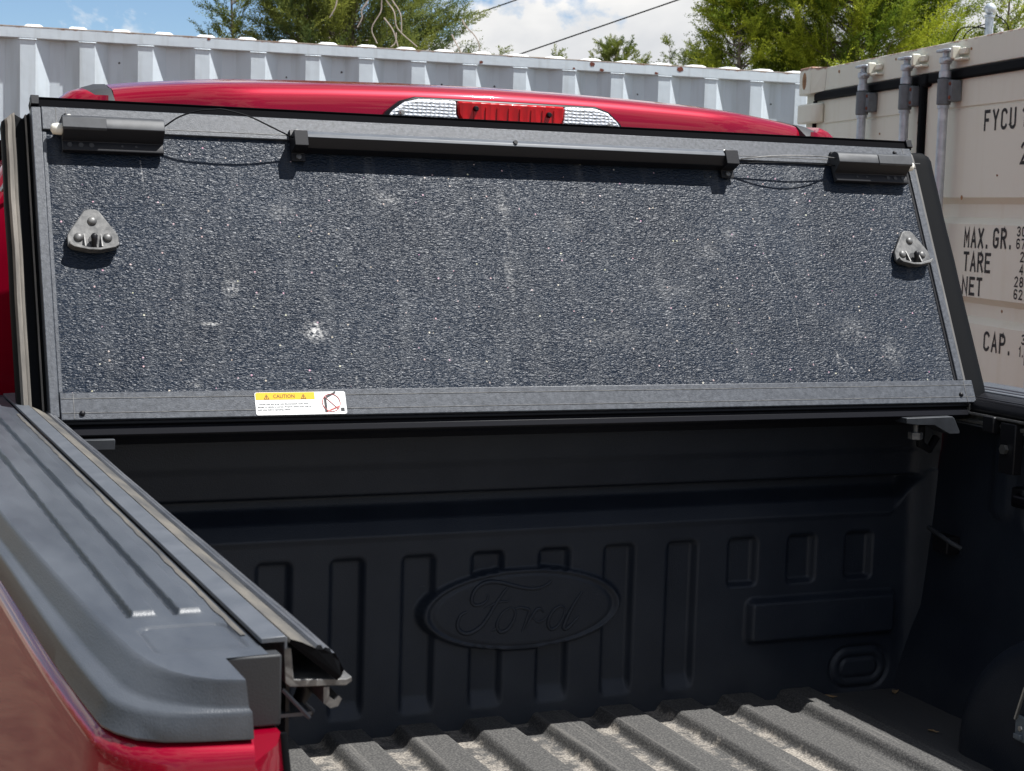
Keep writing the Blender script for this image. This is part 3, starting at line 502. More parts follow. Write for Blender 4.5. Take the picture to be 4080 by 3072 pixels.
# --- red bed sides under the caps, round the rear corner to the tailgate post
def bed_side(sx):
    bb = resample(np.array(spline(BOTO, 8)), 90); c = np.array([-.80, -1.2])
    nrm = np.gradient(bb, axis=0); nrm /= np.linalg.norm(nrm, axis=1)[:,None]; nrm = np.stack([nrm[:,1], -nrm[:,0]], 1); nrm *= np.where((nrm*(bb-c)).sum(1) < 0, -1, 1)[:,None]
    prof = [(-.010,-.0375),(-.004,-.0378),(.000,-.0400),(.0042,-.0435),(.0060,-.0480),(.0068,-.055),(.0085,-.075),(.013,-.12),(.022,-.20),(.030,-.32),(.030,-.45),(.020,-.60),(.012,-.80),(.0,-.95)]
    rings = [[(sx*-(p[0]+n_[0]*o), p[1]+n_[1]*o, z) for p, n_ in zip(bb, nrm)] for o, z in prof]
    mb = MB().loft(rings)
    # tailgate post: jamb turning in towards the bed
    e = [rg[-1] for rg in rings]
    e = [(e[4][0], e[4][1], -.0495)] + e[5:]
    e2 = [(x - sx*.004, y+.006, z) for x, y, z in e]; e3 = [(x - sx*(.022-.00*z), y+.030, z) for x, y, z in e]; e4 = [(x - sx*(.030 - .10*(z+.04)), y+.055, z) for x, y, z in e]; e5 = [(x - sx*(.030 - .10*(z+.04)), y+.12, z) for x, y, z in e]
    mb.loft([e, e2, e3, e4, e5]); mb.add([e[0], e2[0], e3[0], e4[0], e5[0], (e[0][0], e5[0][1], e[0][2])], [(0,1,2,3,4,5)])
    o = tp('bed_side', mb, RED, smooth=60)
    under(mesh_obj('post_seal', MB().tube([(e4[0][0]-sx*.001, e4[0][1]-.002, -.0495), (e4[4][0]-sx*.001, e4[4][1]-.002, -.20), (e4[6][0]-sx*.001, e4[6][1]-.002, -.45)], .003, 6), RUBBER, None, smooth=60), o)
    return o
bed_side(-1); bed_side(1)
tg = tp('tailgate', MB().box((-.76,-2.06,-.66),(.76,-1.555,-.595)), RED, bevel=.012)
under(mesh_obj('tailgate_liner', MB().box((-.72,-2.04,-.594),(.72,-1.57,-.585)), LINER, None, bevel=.004), tg)

# --- bulkhead of the liner: pressed pockets, ledge, raised emblem and boxes
def sd_rr(x, z, cx, cz, hx, hz, r):
    qx = np.abs(x-cx)-hx+r; qz = np.abs(z-cz)-hz+r
    return np.hypot(np.maximum(qx,0), np.maximum(qz,0)) + np.minimum(np.maximum(qx,qz),0) - r
xv = np.linspace(-.80, .80, 480); zv = np.linspace(-.562, .0, 190)
Xg, Zg = np.meshgrid(xv, zv)
Yg = np.interp(Zg, [-.57,-.238,-.229,-.205,-.186,-.170,-.162,-.122,-.112,-.03,0], [0,0,-.003,.012,.042,.046,.004,-.001,-.005,-.007,-.007])
endf = smooth01((.735 + (Zg+.23)*.75 - np.abs(Xg))/.012)                   # ledge recess stops short of the corners
Yg = Yg*np.where(Zg > -.235, np.where(Zg < -.150, endf, 1), 1)
for k in range(-4, 9):
    cx = -.0545 + .1195*(k-0); cx = -.292 + .1195*(k+0)
POCK = [(-.292 + .1193*k) for k in range(-3, 9)]
for i, cx in enumerate(POCK):
    short = cx > .36 or cx < -.95
    zb = -.353 if short else -.528
    d = sd_rr(Xg, Zg, cx, (-.260+zb)/2, .031, (-.260-zb)/2, .013)
    Yg = Yg + .0135*smooth01(-d/.010)*smooth01((Zg-zb)/(.012 if short else .034))
em = np.hypot((Xg-.0095)/.186, (Zg+.361)/.0700); ed = (em-1)*.085
ins = smooth01(-ed/.006)
Yg = Yg*(1-ins) + ins*(-.0085) + (-.0030)*np.exp(-((ed+.006)/.0022)**2) + .0035*np.exp(-((ed+.011)/.0022)**2)
Yg = Yg - .035*smooth01((np.abs(Xg)-.748)/.055)**2
d = sd_rr(Xg, Zg, .588, -.412, .157, .043, .016); Yg = Yg - .016*smooth01(-d/.012)
d = sd_rr(Xg, Zg, -.575, -.412, .157, .043, .016); Yg = Yg - .016*smooth01(-d/.012)
for sx in (1,):
    d = sd_rr(Xg, Zg, .676, -.5120, .0600, .0375, .0370)
    Yg = Yg + .006*np.exp(-(d/.0035)**2) + .005*np.exp(-((d+.019)/.003)**2)
BULK = grid_obj('bulkhead_liner', np.stack([Xg, Yg, Zg], -1), LINER, None, smooth=0, flip=False); under(BULK, TRUCK)
tp('bulkhead_flange', MB().box((-.90,-.006,-.030),(.90,.05,-.0005)), LINER, bevel=.004)
# script on the emblem: raised strokes
SC = [[(-0.0555,-0.3324),(-0.0573,-0.3415),(-0.0672,-0.348),(-0.0781,-0.3484),(-0.084,-0.3415),(-0.0833,-0.3329),(-0.0777,-0.3223),(-0.0659,-0.3138),(-0.0492,-0.3113),(-0.0306,-0.3142),(-0.013,-0.3194),(0.0047,-0.3242),(0.0225,-0.3272),(0.0378,-0.3259),(0.0495,-0.3211),(0.0576,-0.3155)],[(-0.021,-0.3224),(-0.0289,-0.3307),(-0.0378,-0.3433),(-0.0467,-0.3569),(-0.0555,-0.3706),(-0.0655,-0.383),(-0.0779,-0.3914),(-0.0905,-0.3949),(-0.1014,-0.3909),(-0.1074,-0.3823),(-0.1066,-0.3715),(-0.1017,-0.3632),(-0.0921,-0.3584)],[(-0.0629,-0.355),(-0.0538,-0.3521),(-0.0423,-0.3476),(-0.0296,-0.3451),(-0.0197,-0.3455),(-0.0141,-0.3387)],[(-0.0153,-0.3562),(-0.0273,-0.3626),(-0.0363,-0.3751),(-0.0386,-0.387),(-0.0315,-0.3958),(-0.02,-0.3927),(-0.011,-0.3812),(-0.0065,-0.3683),(-0.0091,-0.3594),(-0.0153,-0.3562)],[(-0.0376,-0.3882),(-0.0479,-0.3935)],[(-0.007,-0.3595),(0.0023,-0.3574),(0.0118,-0.3596),(0.0184,-0.3633),(0.0141,-0.3774),(0.006,-0.3989)],[(0.0118,-0.3944),(0.0201,-0.3789),(0.0291,-0.3651),(0.0372,-0.3612),(0.0446,-0.3673)],[(0.0253,-0.3765),(0.0344,-0.3837),(0.045,-0.3811),(0.0531,-0.3734)],[(0.0833,-0.3653),(0.0753,-0.3595),(0.0641,-0.3646),(0.0552,-0.3768),(0.0533,-0.39),(0.0593,-0.3976),(0.0699,-0.3936),(0.079,-0.3806),(0.0833,-0.3653)],[(0.1136,-0.3377),(0.1021,-0.3531),(0.0908,-0.3725),(0.083,-0.3898),(0.0814,-0.3964),(0.0875,-0.3985),(0.0986,-0.3892),(0.1097,-0.3782)]]
RS = [.0040,.0042,.0026,.0036,.0026,.0034,.0034,.0026,.0036,.0040]
for st, r_ in zip(SC, RS):
    pts = spline(st, 6); n = len(pts)
    mb = MB().tube([(x, -.0078, z) for x, z in pts], [r_*(.62+.38*math.sin(math.pi*i/(n-1))) for i in range(n)], 8)
    under(mesh_obj('emblem_script', mb, LINER, None, smooth=60), BULK)

# --- bed floor with pressed ribs
xv = np.arange(-.76, .7601, .0042); yv = np.concatenate([np.linspace(.0,-.10,12), np.linspace(-.12,-1.56,60)])
Xg, Yg = np.meshgrid(xv, yv); Zg = np.full_like(Xg, -.557)
for cx in POCK[1:-1] + [-.292+.1193*7+.0]:
    if abs(cx) > .60: continue
    e_ = .0430 - np.abs(Xg-cx); Zg = np.maximum(Zg, -.557 + .0175*smooth01(e_/.0155))
rng = np.random.default_rng(3)
Zg += rng.normal(0, .00025, Zg.shape)
BF = grid_obj('bed_floor', np.stack([Xg, Yg, Zg], -1), FLOOR, None, smooth=0, flip=True); under(BF, TRUCK)

# --- inner side walls of the liner and the wheel houses
for sx in (-1, 1):
    yv = np.linspace(.0, -1.44, 160); zv = np.linspace(-.56, -.022, 80); Yg, Zg = np.meshgrid(yv, zv)
    Xw = np.interp(Zg, [-.56,-.40,-.22,-.16,-.06,-.02], [.752,.787,.797,.800,.802,.802])
    d = sd_rr(Yg, Zg, -.60, -.12, .335, .115, .05); Xw = Xw + .022*smooth01(-d/.02)
    d = sd_rr(Yg, Zg, -.215, -.13, .035, .085, .03); Xw = Xw - .008*smooth01(-d/.02)
    W = grid_obj('side_liner', np.stack([sx*Xw, Yg, Zg], -1), LINER, None, smooth=0, flip=(sx > 0)); under(W, TRUCK)
    # wheel house: rounded drum
    rings = []
    th = np.linspace(0, math.pi, 40)
    for x, k in [(.80,1.0),(.66,1.0),(.645,.992),(.634,.972),(.629,.94),(.627,.90),(.626,.5),(.626,.05)]:
        rings.append([(sx*x, -.72 + .385*k*math.copysign(abs(math.cos(t))**.9, math.cos(t)), -.557 + .262*k*math.sin(t)**.85) for t in th])
    wh = tp('wheel_house', MB().loft(rings), LINER, smooth=60)
    if sx > 0:
        cl = mesh_obj('tie_down_cleat', MB().box((.6185,-.520,-.490),(.6262,-.497,-.452)).box((.612,-.516,-.486),(.6187,-.501,-.478)), GREYM, None, bevel=.001); under(cl, wh)
        under(mesh_obj('cleat_screw', MB().tube([(.617,-.509,-.470),(.6185,-.509,-.470)], [.004,.005], 10), STEEL, None), wh)
        under(mesh_obj('strap_rod', MB().tube([(.612,-.505,-.455),(.606,-.53,-.40),(.606,-.60,-.33)], .003, 6), STEEL, None), wh)
# tie-down bar, front corner hook and rail clamp on the right wall
tb = tp('tie_down_bar', MB().tube([(.776,-.285,-.160),(.758,-.30,-.160),(.758,-.44,-.160),(.776,-.458,-.160)], .010, 12), GLOSSB, smooth=60)
for y_ in (-.300, -.475): under(mesh_obj('bar_mount', MB().box((.772,y_,-.176),(.824,y_+.032,-.142)), BLACKP, None, bevel=.004), tb)
hk = tp('corner_hook', MB().box((.764,-.118,-.288),(.792,-.075,-.256)), BLACKP, bevel=.003)
under(mesh_obj('hook_bar', MB().tube([(.770,-.150,-.270),(.757,-.140,-.262),(.752,-.11,-.252),(.756,-.075,-.246)], .0045, 8), CLAMPM, None, smooth=60), hk)
# ------------------------------------------------------------------ folded tonneau cover standing against the cab
LEAN = 0.4457; Uv = Vector((0, math.sin(LEAN), math.cos(LEAN))); Nv = Vector((0, -math.cos(LEAN), math.sin(LEAN)))
PM = Matrix((Vector((1,0,0)), Uv, Nv)).transposed().to_4x4(); PM.translation = (0, -.1709, -.0083)
COVER = empty('tonneau_cover', mat=PM, label='black folding bed cover panel standing upright against the cab', cat='bed cover')
def cp(name, mb, m, parent=None, **k): return mesh_obj(name, mb, m, parent or COVER, **k)
# local axes: x across, y up the panel, z out of its face
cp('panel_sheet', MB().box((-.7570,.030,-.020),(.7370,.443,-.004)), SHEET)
cp('side_frame', MB().box((-.7725,.0000,-.024),(-.7590,.4740,-.0004)), POWDER, bevel=.0012)
cp('inner_strip', MB().box((-.7589,.0365,-.024),(-.7530,.4365,-.0022)), POWDER, bevel=.0008)
cp('side_frame', MB().box((.7385,.0365,-.024),(.7515,.4720,-.0004)), POWDER, bevel=.0012)
cp('inner_strip', MB().box((.7335,.0365,-.024),(.7384,.4365,-.0030)), BLACKP, bevel=.0008)
bf = cp('bottom_frame', MB().box((-.7585,-.0045,-.024),(.7655,.0355,.0022)), POWDER, bevel=.0012)
for s in (.0262, .0052): cp('score_line', MB().box((-.757,s,.0018),(.764,s+.0009,.0028)), DARKST, bf)
for x in (-.741, .747): cp('corner_seam', MB().box((x,-.003,.0018),(x+.0009,.034,.0027)), DARKST, bf)
tf = cp('top_frame', MB().box((-.7585,.4375,-.024),(.7500,.4745,.0008)), POWDER, bevel=.0012)
cp('score_line', MB().box((-.60,.4450,.0004),(.765,.4458,.0013)), DARKST, tf)
for x in (-.7385, -.7245, .733): cp('corner_seam', MB().box((x,.439,.0004),(x+.0009,.4735,.0013)), DARKST, tf)
tl = cp('top_lip', MB().prism([(.4748,-.020),(.4748,-.006),(.4758,-.0030),(.4885,-.0035),(.4893,-.0015),(.4908,-.0015),(.4908,-.030)], -.772, .757, 'x'), LIPM, bevel=.0006)
for x in (-.7665, .7520): cp('lip_end_clip', MB().box((x-.006,.4778,-.012),(x+.006,.4925,.0008)), BLACKP, tl, bevel=.001)
cp('bottom_hinge', MB().prism([(-.0050,-.024),(-.0050,-.004),(-.0090,-.0050),(-.0100,-.0110),(-.0150,-.0100),(-.0160,-.0035),(-.0250,-.0035),(-.0262,-.0060),(-.0262,-.024)], -.766, .752, 'x'), GLOSSB, bevel=.0006)
# the other panels folded behind
cp('folded_panel', MB().box((-.762,-.018,-.056),(.762,.468,-.0255)), BLACKP, bevel=.003)
cp('folded_panel', MB().box((-.762,-.014,-.088),(.762,.462,-.0580)), BLACKP, bevel=.003)
cover_floor = MB().box((-.752,-.165,-.0285),(.752,-.008,-.0135))
under(mesh_obj('front_bridge', cover_floor, BLACKP, None), COVER)
# weathered side seals
def side_seal(sx):
    if sx < 0: prof = [(-.7600,-.030,1),(-.7730,-.023,1),(-.7765,-.024,0),(-.7772,-.0185,0),(-.7798,-.0185,1),(-.7806,-.030,1),(-.7925,-.031,0),(-.7935,-.0255,0),(-.7965,-.0262,0),(-.7975,-.0272,0),(-.7985,-.0262,0),(-.8035,-.0265,0),(-.8065,-.031,1),(-.8098,-.042,1),(-.8098,-.062,1),(-.800,-.078,1)]  # black rubber band left of the bead also paints in the panel's cast shadow
    else: prof = [(.7450,-.026,1),(.7517,-.014,1),(.7535,-.014,0),(.7540,-.0045,0),(.7580,-.0045,1),(.7590,-.0065,1),(.7680,-.0050,1),(.7800,-.0035,1),(.7900,-.0045,1),(.7975,-.0090,1),(.8000,-.018,1),(.8000,-.045,1),(.785,-.065,1)]
    rg = []
    for s, f in [(-.017,.55),(-.013,.85),(-.006,.98),(.03,1),(.10,1),(.18,1.0),(.26,1),(.34,1),(.40,1),(.44,1.0),(.456,1.0),(.465,.93 if sx > 0 else 1.02),(.4705,.75 if sx > 0 else 1.03),(.472,.45 if sx > 0 else 1.0)]:
        xb = prof[1][0]; wob = .0006*math.sin(s*31)+.0004*math.sin(s*83)
        rg.append([(xb+(x-xb)*(f if abs(x) > abs(xb) else 1)+wob*(abs(x) > .785), s + (.004*math.sin((x+.80)*260) if s > .46 and sx < 0 else 0), h-(1-f)*.012) for x, h, m_ in prof])
    mb = MB()
    for i in range(len(rg)-1):
        for k in range(len(rg[0])-1):
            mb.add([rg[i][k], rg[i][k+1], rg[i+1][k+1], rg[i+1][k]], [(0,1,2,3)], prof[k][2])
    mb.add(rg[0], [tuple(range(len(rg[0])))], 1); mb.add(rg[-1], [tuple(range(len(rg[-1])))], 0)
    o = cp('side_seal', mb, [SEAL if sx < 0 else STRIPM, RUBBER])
    bm = bmesh.new(); bm.from_mesh(o.data); bmesh.ops.remove_doubles(bm, verts=bm.verts, dist=1e-5); bmesh.ops.recalc_face_normals(bm, faces=bm.faces); bm.to_mesh(o.data); bm.free()
    o.data.shade_smooth(); o.data.set_sharp_from_angle(angle=R(40))
    return o
def paint_under_shade(o, lim=-.15):
    """faces that look down the panel are coloured black to paint in their shade"""
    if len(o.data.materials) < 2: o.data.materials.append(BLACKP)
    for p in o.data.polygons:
        if p.normal.y < lim or p.center.z < .012: p.material_index = 1  # black colour stands in for shade on the under faces
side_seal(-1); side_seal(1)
# latches near the top corners
def latch(sx):
    prof = [(.4530,.0010),(.4525,.0190),(.4465,.0270),(.4420,.0290),(.4285,.0290),(.4265,.0275),(.4180,.0110),(.4165,.0080),(.4030,.0105),(.4010,.0100),(.4010,.0010)]
    a, b_ = (-.7330,-.5880) if sx < 0 else (.5745,.7235)
    o = cp('latch', MB().prism(prof, a, b_, 'x'), LATCHM, bevel=.0008)
    paint_under_shade(o)
    sl = (-.7345,-.6720) if sx < 0 else (.6560,.7250)
    cp('latch_sleeve', MB().prism([(.4460,.0265),(.4440,.0305),(.4275,.0305),(.4250,.0270)], sl[0], sl[1], 'x'), LATCHM, o, bevel=.0007)
    cp('latch_top_slot', MB().box((a+.002,.4520,.0012),(b_-.004,.4580,.0060)), BLACKP, o)
    ex = a if sx < 0 else b_
    cp('latch_plunger', MB().tube([(ex-sx*.002,.4330,.012),(ex+sx*.007,.4330,.012),(ex+sx*.0135,.4325,.012),(ex+sx*.0155,.4322,.012)], [.0085,.0085,.0072,.0035], 14), WHITEP, o, smooth=50)
    for i, x in enumerate([.010, .026, .041, .085, .105]):
        xx = a+x if sx < 0 else b_-x
        cp('latch_slot', MB().tube([(xx,.4100,.0075),(xx,.4100,.0102)], [.0038 if i < 3 else .002]*2, 8), INK, o)
    cp('latch_screw', MB().tube([(ex-sx*.012,.4555,.004),(ex-sx*.012,.4555,.010)], [.0042,.0036], 10), STEEL if sx < 0 else BLACKP, o, smooth=50)
    return o
lt = latch(-1); rl = latch(1)
# pull bar with end brackets
bar = cp('pull_bar', MB().prism([(.4500,.0010),(.4495,.0060),(.4460,.0070),(.4455,.0170),(.4430,.0200),(.4370,.0260),(.4350,.0275),(.4300,.0275),(.4285,.0262),(.4180,.0200),(.4160,.0180),(.4160,.0010)], -.3725, .3560, 'x'), RAILM, bevel=.0006)
paint_under_shade(bar)
for a, b_ in ((-.3935,-.3720), (.3500,.3745)):
    br = cp('bar_bracket', MB().prism([(.4010,.0008),(.4010,.0040),(.4140,.0045),(.4150,.0290),(.4400,.0300),(.4405,.0080),(.4520,.0070),(.4525,.0008)], a, b_, 'x'), BLACKP, bar, bevel=.0009)
    for s, h in ((.4470,.0078), (.4075,.0045)): cp('bracket_screw', MB().tube([((a+b_)/2,s,h-.001),((a+b_)/2,s,h+.002),((a+b_)/2,s,h+.0028)], [.0045,.0042,.002], 12), DARKST, bar, smooth=50)
cp('bar_screw', MB().tube([(-.0305,.4365,.025),(-.0305,.4365,.0295)], [.0042,.0034], 12), BLACKP, bar, smooth=50)
cp('release_cable', MB().tube(spline([(-0.5873, 0.4405, 0.018),(-0.5657, 0.4512, 0.032),(-0.539, 0.4573, 0.042),(-0.5183, 0.4587, 0.045),(-0.5019, 0.4591, 0.046),(-0.4657, 0.4527, 0.042),(-0.4304, 0.4425, 0.032),(-0.3912, 0.4317, 0.018)], 5), .00125, 6), RUBBER, smooth=60)
cp('release_cable', MB().tube(spline([(0.3865, 0.4314, 0.016),(0.4453, 0.4334, 0.028),(0.4934, 0.4341, 0.032),(0.5409, 0.4366, 0.028),(0.5814, 0.4404, 0.016)], 5), .0011, 6), DARKST, smooth=60)
cp('release_cable', MB().tube(spline([(.372,.4235,.010),(.42,.427,.014),(.50,.4275,.016),(.578,.428,.012)], 5), .0011, 6), RUBBER, smooth=60)
# prop rod hook plates
def hook(cx, seed):
    out = [(-.0105,.0620),(-.0050,.0645),(.0050,.0645),(.0105,.0620),(.0345,.0265),(.0360,.0225),(.0360,.0080),(.0300,.0030),(.0080,-.0020),(-.0080,-.0020),(-.0300,.0030),(-.0360,.0080),(-.0360,.0225),(-.0345,.0265)]
    pl = [(cx+x, .2465+s) for x, s in out]
    base = cp('hook_plate', MB().prism(pl, -.0005, .0055, 'z'), DARKST, bevel=.0012)
    low = MB().prism([(cx+.0345,.2570),(cx+.0345,.2525),(cx+.0290,.2485),(cx+.0080,.2440),(cx-.0080,.2440),(cx-.0290,.2485),(cx-.0345,.2525),(cx-.0345,.2570),(cx-.028,.2535),(cx-.008,.2478),(cx+.008,.2478),(cx+.028,.2535)], .005, .0145, 'z')
    cp('plate_flange', low, DARKST, base, bevel=.0008)
    for x in (-.0125, .0110): cp('plate_rib', MB().prism([(.2500,.005),(.2740,.005),(.2660,.0085),(.2500,.0135)], cx+x-.0009, cx+x+.0009, 'x'), DARKST, base)
    for x, s in ((0,.0455),(-.0205,.0200),(.0200,.0200)):
        cp('plate_screw', MB().tube([(cx+x,.2465+s,.0050),(cx+x,.2465+s,.0068),(cx+x,.2465+s,.0088),(cx+x,.2465+s,.0092)], [.0068,.0066,.0040,.0012], 14), DARKST, base, smooth=50)
    cp('plate_hole', MB().tube([(cx,.2465+.0160,.0052),(cx,.2465+.0160,.0060)], .0072, 14), INK, base)
    cp('ball_stud', MB().tube([(cx+.001*seed,.2465+.004,.006),(cx+.001*seed,.2465+.008,.010),(cx+.001*seed,.2465+.0145,.0135),(cx+.001*seed,.2465+.019,.0150),(cx+.001*seed,.2465+.022,.0150)], [.0042,.0034,.0044,.0050,.0025], 12), BLACKP, base, smooth=60)
    return base
hook(-.6985, 0); hook(.7000, 2)
for x, s, h in ((-.7298,.0048,.0022),(.7365,.0095,.0022),(-.7245,.4600,.0008),(.7150,.4640,.0008)):
    cp('frame_rivet', MB().tube([(x,s,h-.001),(x,s,h+.0015),(x,s,h+.003),(x,s,h+.0036)], [.0042,.0040,.0026,.0008], 12), BLACKP, smooth=60)
# caution sticker
LW = mat('white label vinyl', (0.80, 0.80, 0.78), rough=0.4); LY = mat('yellow label vinyl', (0.78, 0.42, 0.010), rough=0.4); LR = mat('red label print', (0.42, 0.05, 0.04), rough=0.45); LB = mat('dark brown label print', (0.055, 0.022, 0.004), rough=0.45); LG = mat('grey label print', (0.05, 0.05, 0.05), rough=0.5)
def rrect(x0, y0, x1, y1, r, n=4):
    o = []
    for cx, cy, a0 in ((x1-r,y1-r,0),(x0+r,y1-r,90),(x0+r,y0+r,180),(x1-r,y0+r,270)):
        for k in range(n+1): a = R(a0+90*k/n); o.append((cx+r*math.cos(a), cy+r*math.sin(a)))
    return o
X0, X1, S0, S1 = -.4875, -.3530, -.0030, .0312
stk = cp('caution_label', MB().prism(rrect(X0,S0,X1,S1,.0028), .0021, .0030, 'z'), LW)
def lx(f): return X0+(X1-X0)*f
def ly(f): return S1-(S1-S0)*f
cp('yellow_band', MB().prism([(lx(.008),ly(.33)),(lx(.655),ly(.33)),(lx(.655),ly(.015)),(lx(.02),ly(.015)),(lx(.008),ly(.06))], .0030, .0033, 'z'), LY, stk)
def put_text(body, x0, s0, height, width, m, z=.0034, nm='label_print', parent=None):
    vs, fs = text_mb(body, 1.0, .022 if len(body) > 10 else .012); A = np.array(vs); mn = A.min(0); mx_ = A.max(0)
    vs = [((p[0]-mn[0])/(mx_[0]-mn[0])*width + x0, (p[1]-mn[1])/(mx_[1]-mn[1])*height + s0, z) for p in vs]
    return cp(nm, MB().add(vs, fs), m, parent or stk)
put_text('CAUTION', lx(.20), ly(.265), .0056, .0315, LB)
for f in (.095, .50):
    a, b_ = lx(f), lx(f+.062)
    mb = MB().prism([(a,ly(.31)),(b_,ly(.31)),((a+b_)/2,ly(.08))], .0033, .00345, 'z'); cp('warning_triangle', mb, LB, stk)
    c = (a+b_)/2; w_ = (b_-a)/2*.62; mb = MB().prism([(c-w_,ly(.285)),(c+w_,ly(.285)),(c,ly(.135))], .00345, .0036, 'z'); cp('warning_triangle', mb, LY, stk)
    cp('label_print', MB().box((c-.0006,ly(.27),.0036),(c+.0006,ly(.17),.0037)), LB, stk)
for i, (tx_, wd) in enumerate([('- Driving with the prop rods disconnected could cause', .56), ('damage to vehicle or person. Properly attach prop rods on', .59), ('both sides before operating vehicle.', .36)]):
    put_text(tx_, lx(.02), ly(.57+.125*i), .0031, (X1-X0)*wd, LG)
cx, cs, cr_ = lx(.835), ly(.50), .0133
ring = [(cx+cr_*math.cos(a), cs+cr_*math.sin(a), .0034) for a in np.linspace(0, 2*math.pi, 33)]
cp('pictogram', MB().tube(ring, .00055, 5), LR, stk); cp('pictogram', MB().tube([(cx-.009,cs+.009,.0034),(cx+.010,cs-.010,.0034)], .0005, 5), LR, stk)
cp('pictogram', MB().box((lx(.758),ly(.90),.0034),(lx(.782),ly(.27),.0037)), INK, stk)
mb = MB().box((0,-.0013,.0034),(.016,.0013,.0037)); a = R(28); place(mb, lambda p: Vector((lx(.785)+p.x*math.cos(a)-p.y*math.sin(a), ly(.25)+p.x*math.sin(a)+p.y*math.cos(a), p.z))); cp('pictogram', mb, INK, stk)
mb = MB().box((0,-.0008,.0034),(.021,.0008,.0037)); a = R(22); place(mb, lambda p: Vector((lx(.77)+p.x*math.cos(a)-p.y*math.sin(a), ly(.90)+p.x*math.sin(a)+p.y*math.cos(a), p.z))); cp('pictogram', mb, LR, stk)
cp('label_mark', MB().box((lx(.935),ly(.88),.0030),(lx(.975),ly(.73),.0034)), INK, stk)
# clamps that hold the cover to the bed corners
def cover_part(name, mb, m, parent=None, **k):
    o = mesh_obj(name, mb, m, None, **k); return under(o, parent or COVER)
cl = cover_part('hinge_clamp', MB().prism([(.611,-.034),(.611,-.043),(.632,-.046),(.668,-.047),(.690,-.058),(.700,-.0625),(.720,-.0625),(.720,-.058),(.708,-.036),(.704,-.033)], -.192, -.150, 'y'), CLAMPM, bevel=.001)
cover_part('clamp_bolt', MB().tube([(.645,-.172,-.045),(.645,-.172,-.0615)], .0045, 10).tube([(.645,-.172,-.0610),(.645,-.172,-.0720)], .0125, 6), DARKST, cl)
cover_part('clamp_arm', MB().tube([(.665,-.160,-.05),(.672,-.150,-.085),(.695,-.145,-.095),(.712,-.14,-.075)], .007, 8), BLACKP, cl, smooth=60)
cover_part('hinge_clamp', MB().box((-.745,-.188,-.052),(-.688,-.150,-.0375)), CLAMPM, bevel=.001)

# ------------------------------------------------------------------ side rails the cover closes onto
def tonneau_rail(sx):
    o = empty('cover_side_rail', (sx*.79, -.75, -.02), label='dusty cover side rail on the left bed side, its open end towards the camera' if sx < 0 else 'black cover side rail on the far right bed side in front of the beige container', cat='rail', group='side rails of the bed cover')
    def rp(name, mb, m, **k):
        mb.v = [(sx*-x if sx > 0 else x, y, z) for x, y, z in mb.v]; q = mesh_obj(name, mb, m, None, **k); return under(q, o)
    y0, y1 = -1.4560, .02
    rp('top_plate', MB().prism([(-.8130,.0012),(-.8130,.0048),(-.7965,.0056),(-.7950,.0040),(-.7950,-.004),(-.7972,-.004),(-.7972,.0012)], y0, y1, 'y'), RAILM, bevel=.0006)
    rp('web', MB().prism([(-.7935,-.004),(-.7910,-.004),(-.7890,-.026),(-.7520,-.0285),(-.7485,-.0270),(-.7480,-.0305),(-.7520,-.0330),(-.7915,-.0310),(-.7950,-.028),(-.7962,-.004)], y0+.004, y1, 'y'), DARKST, bevel=.0005)
    rp('drip_hook', MB().prism([(-.7680,-.0330),(-.7640,-.0330),(-.7640,-.0400),(-.7600,-.0430),(-.7570,-.0400),(-.7550,-.0420),(-.7575,-.0470),(-.7630,-.0480),(-.7680,-.0440)], y0+.004, y1, 'y'), DARKST)
    # rubber seal: dusty sloping strip and a bulb, uneven along its length
    rg = []; rnd = random.Random(5+sx)
    for y in np.linspace(y1, y0, 90):
        j = rnd.uniform(-1,1)*.0004; k_ = .0012*math.sin(y*9)+.0008*math.sin(y*23+1)
        prof = [(-.7938,.0005),(-.7925,.0030),(-.7850,.0006+j),(-.7775,-.0030+j),(-.7755,-.0045),(-.7740,-.0022),(-.7715,-.0026),(-.7702,-.0052),(-.7685,-.0040+j),(-.7655,-.0052),(-.7640,-.0084),(-.7620,-.0080+k_*.4),(-.7570+k_,-.0145),(-.7545+k_,-.0200),(-.7560+k_,-.0250),(-.7600,-.0275)]
        rg.append([(x, y, z) for x, z in prof])
    rp('dust_strip', MB().loft([r_[:5] for r_ in rg]), DUSTY if sx < 0 else BLACKP, smooth=50)
    mb = MB().loft([r_[4:] for r_ in rg])
    rp('seal_end', MB().add([(x, y-.0006+.0012*math.sin(900*x), z-.0003) for x, y, z in rg[-1]], [tuple(range(len(rg[-1])))]), RUBBER); rp('rail_seal', mb, BULB if sx < 0 else BLACKP, smooth=50)
    # clamp at the near end
    rp('clamp_plate', MB().box((-.7900,-1.436,-.0700),(-.7875,-1.400,-.0330)), BLACKP)
    rp('clamp_foot', MB().box((-.8040,-1.438,-.0560),(-.7720,-1.402,-.0535)), RAILM)
    rp('clamp_strut', MB().tube([(-.795,-1.445,-.034),(-.7755,-1.445,-.0555)], .0016, 6), RAILM)
    rp('clamp_body', MB().tube([(-.7710,-1.41,-.033),(-.7680,-1.41,-.045),(-.7740,-1.41,-.056),(-.7640,-1.41,-.064)], [.006,.007,.006,.004], 8), BLACKP, smooth=60)
    if sx > 0:
        cl = rp('rail_clamp', MB().box((-.7640,-.301,-.118),(-.7470,-.262,-.034)), BLACKP, bevel=.002)
        rp('clamp_bolt', MB().tube([(-.7465,-.279,-.0775),(-.7400,-.279,-.0775)], .0085, 6), STEEL)
        rp('rail_clamp', MB().box((-.760,-.250,-.055),(-.742,-.222,-.028)), BLACKP, bevel=.002)
        rp('lower_lip', MB().box((-.7700,-1.40,-.0520),(-.7620,-.02,-.0490)), RAILM)
    return o
tonneau_rail(-1); tonneau_rail(1)
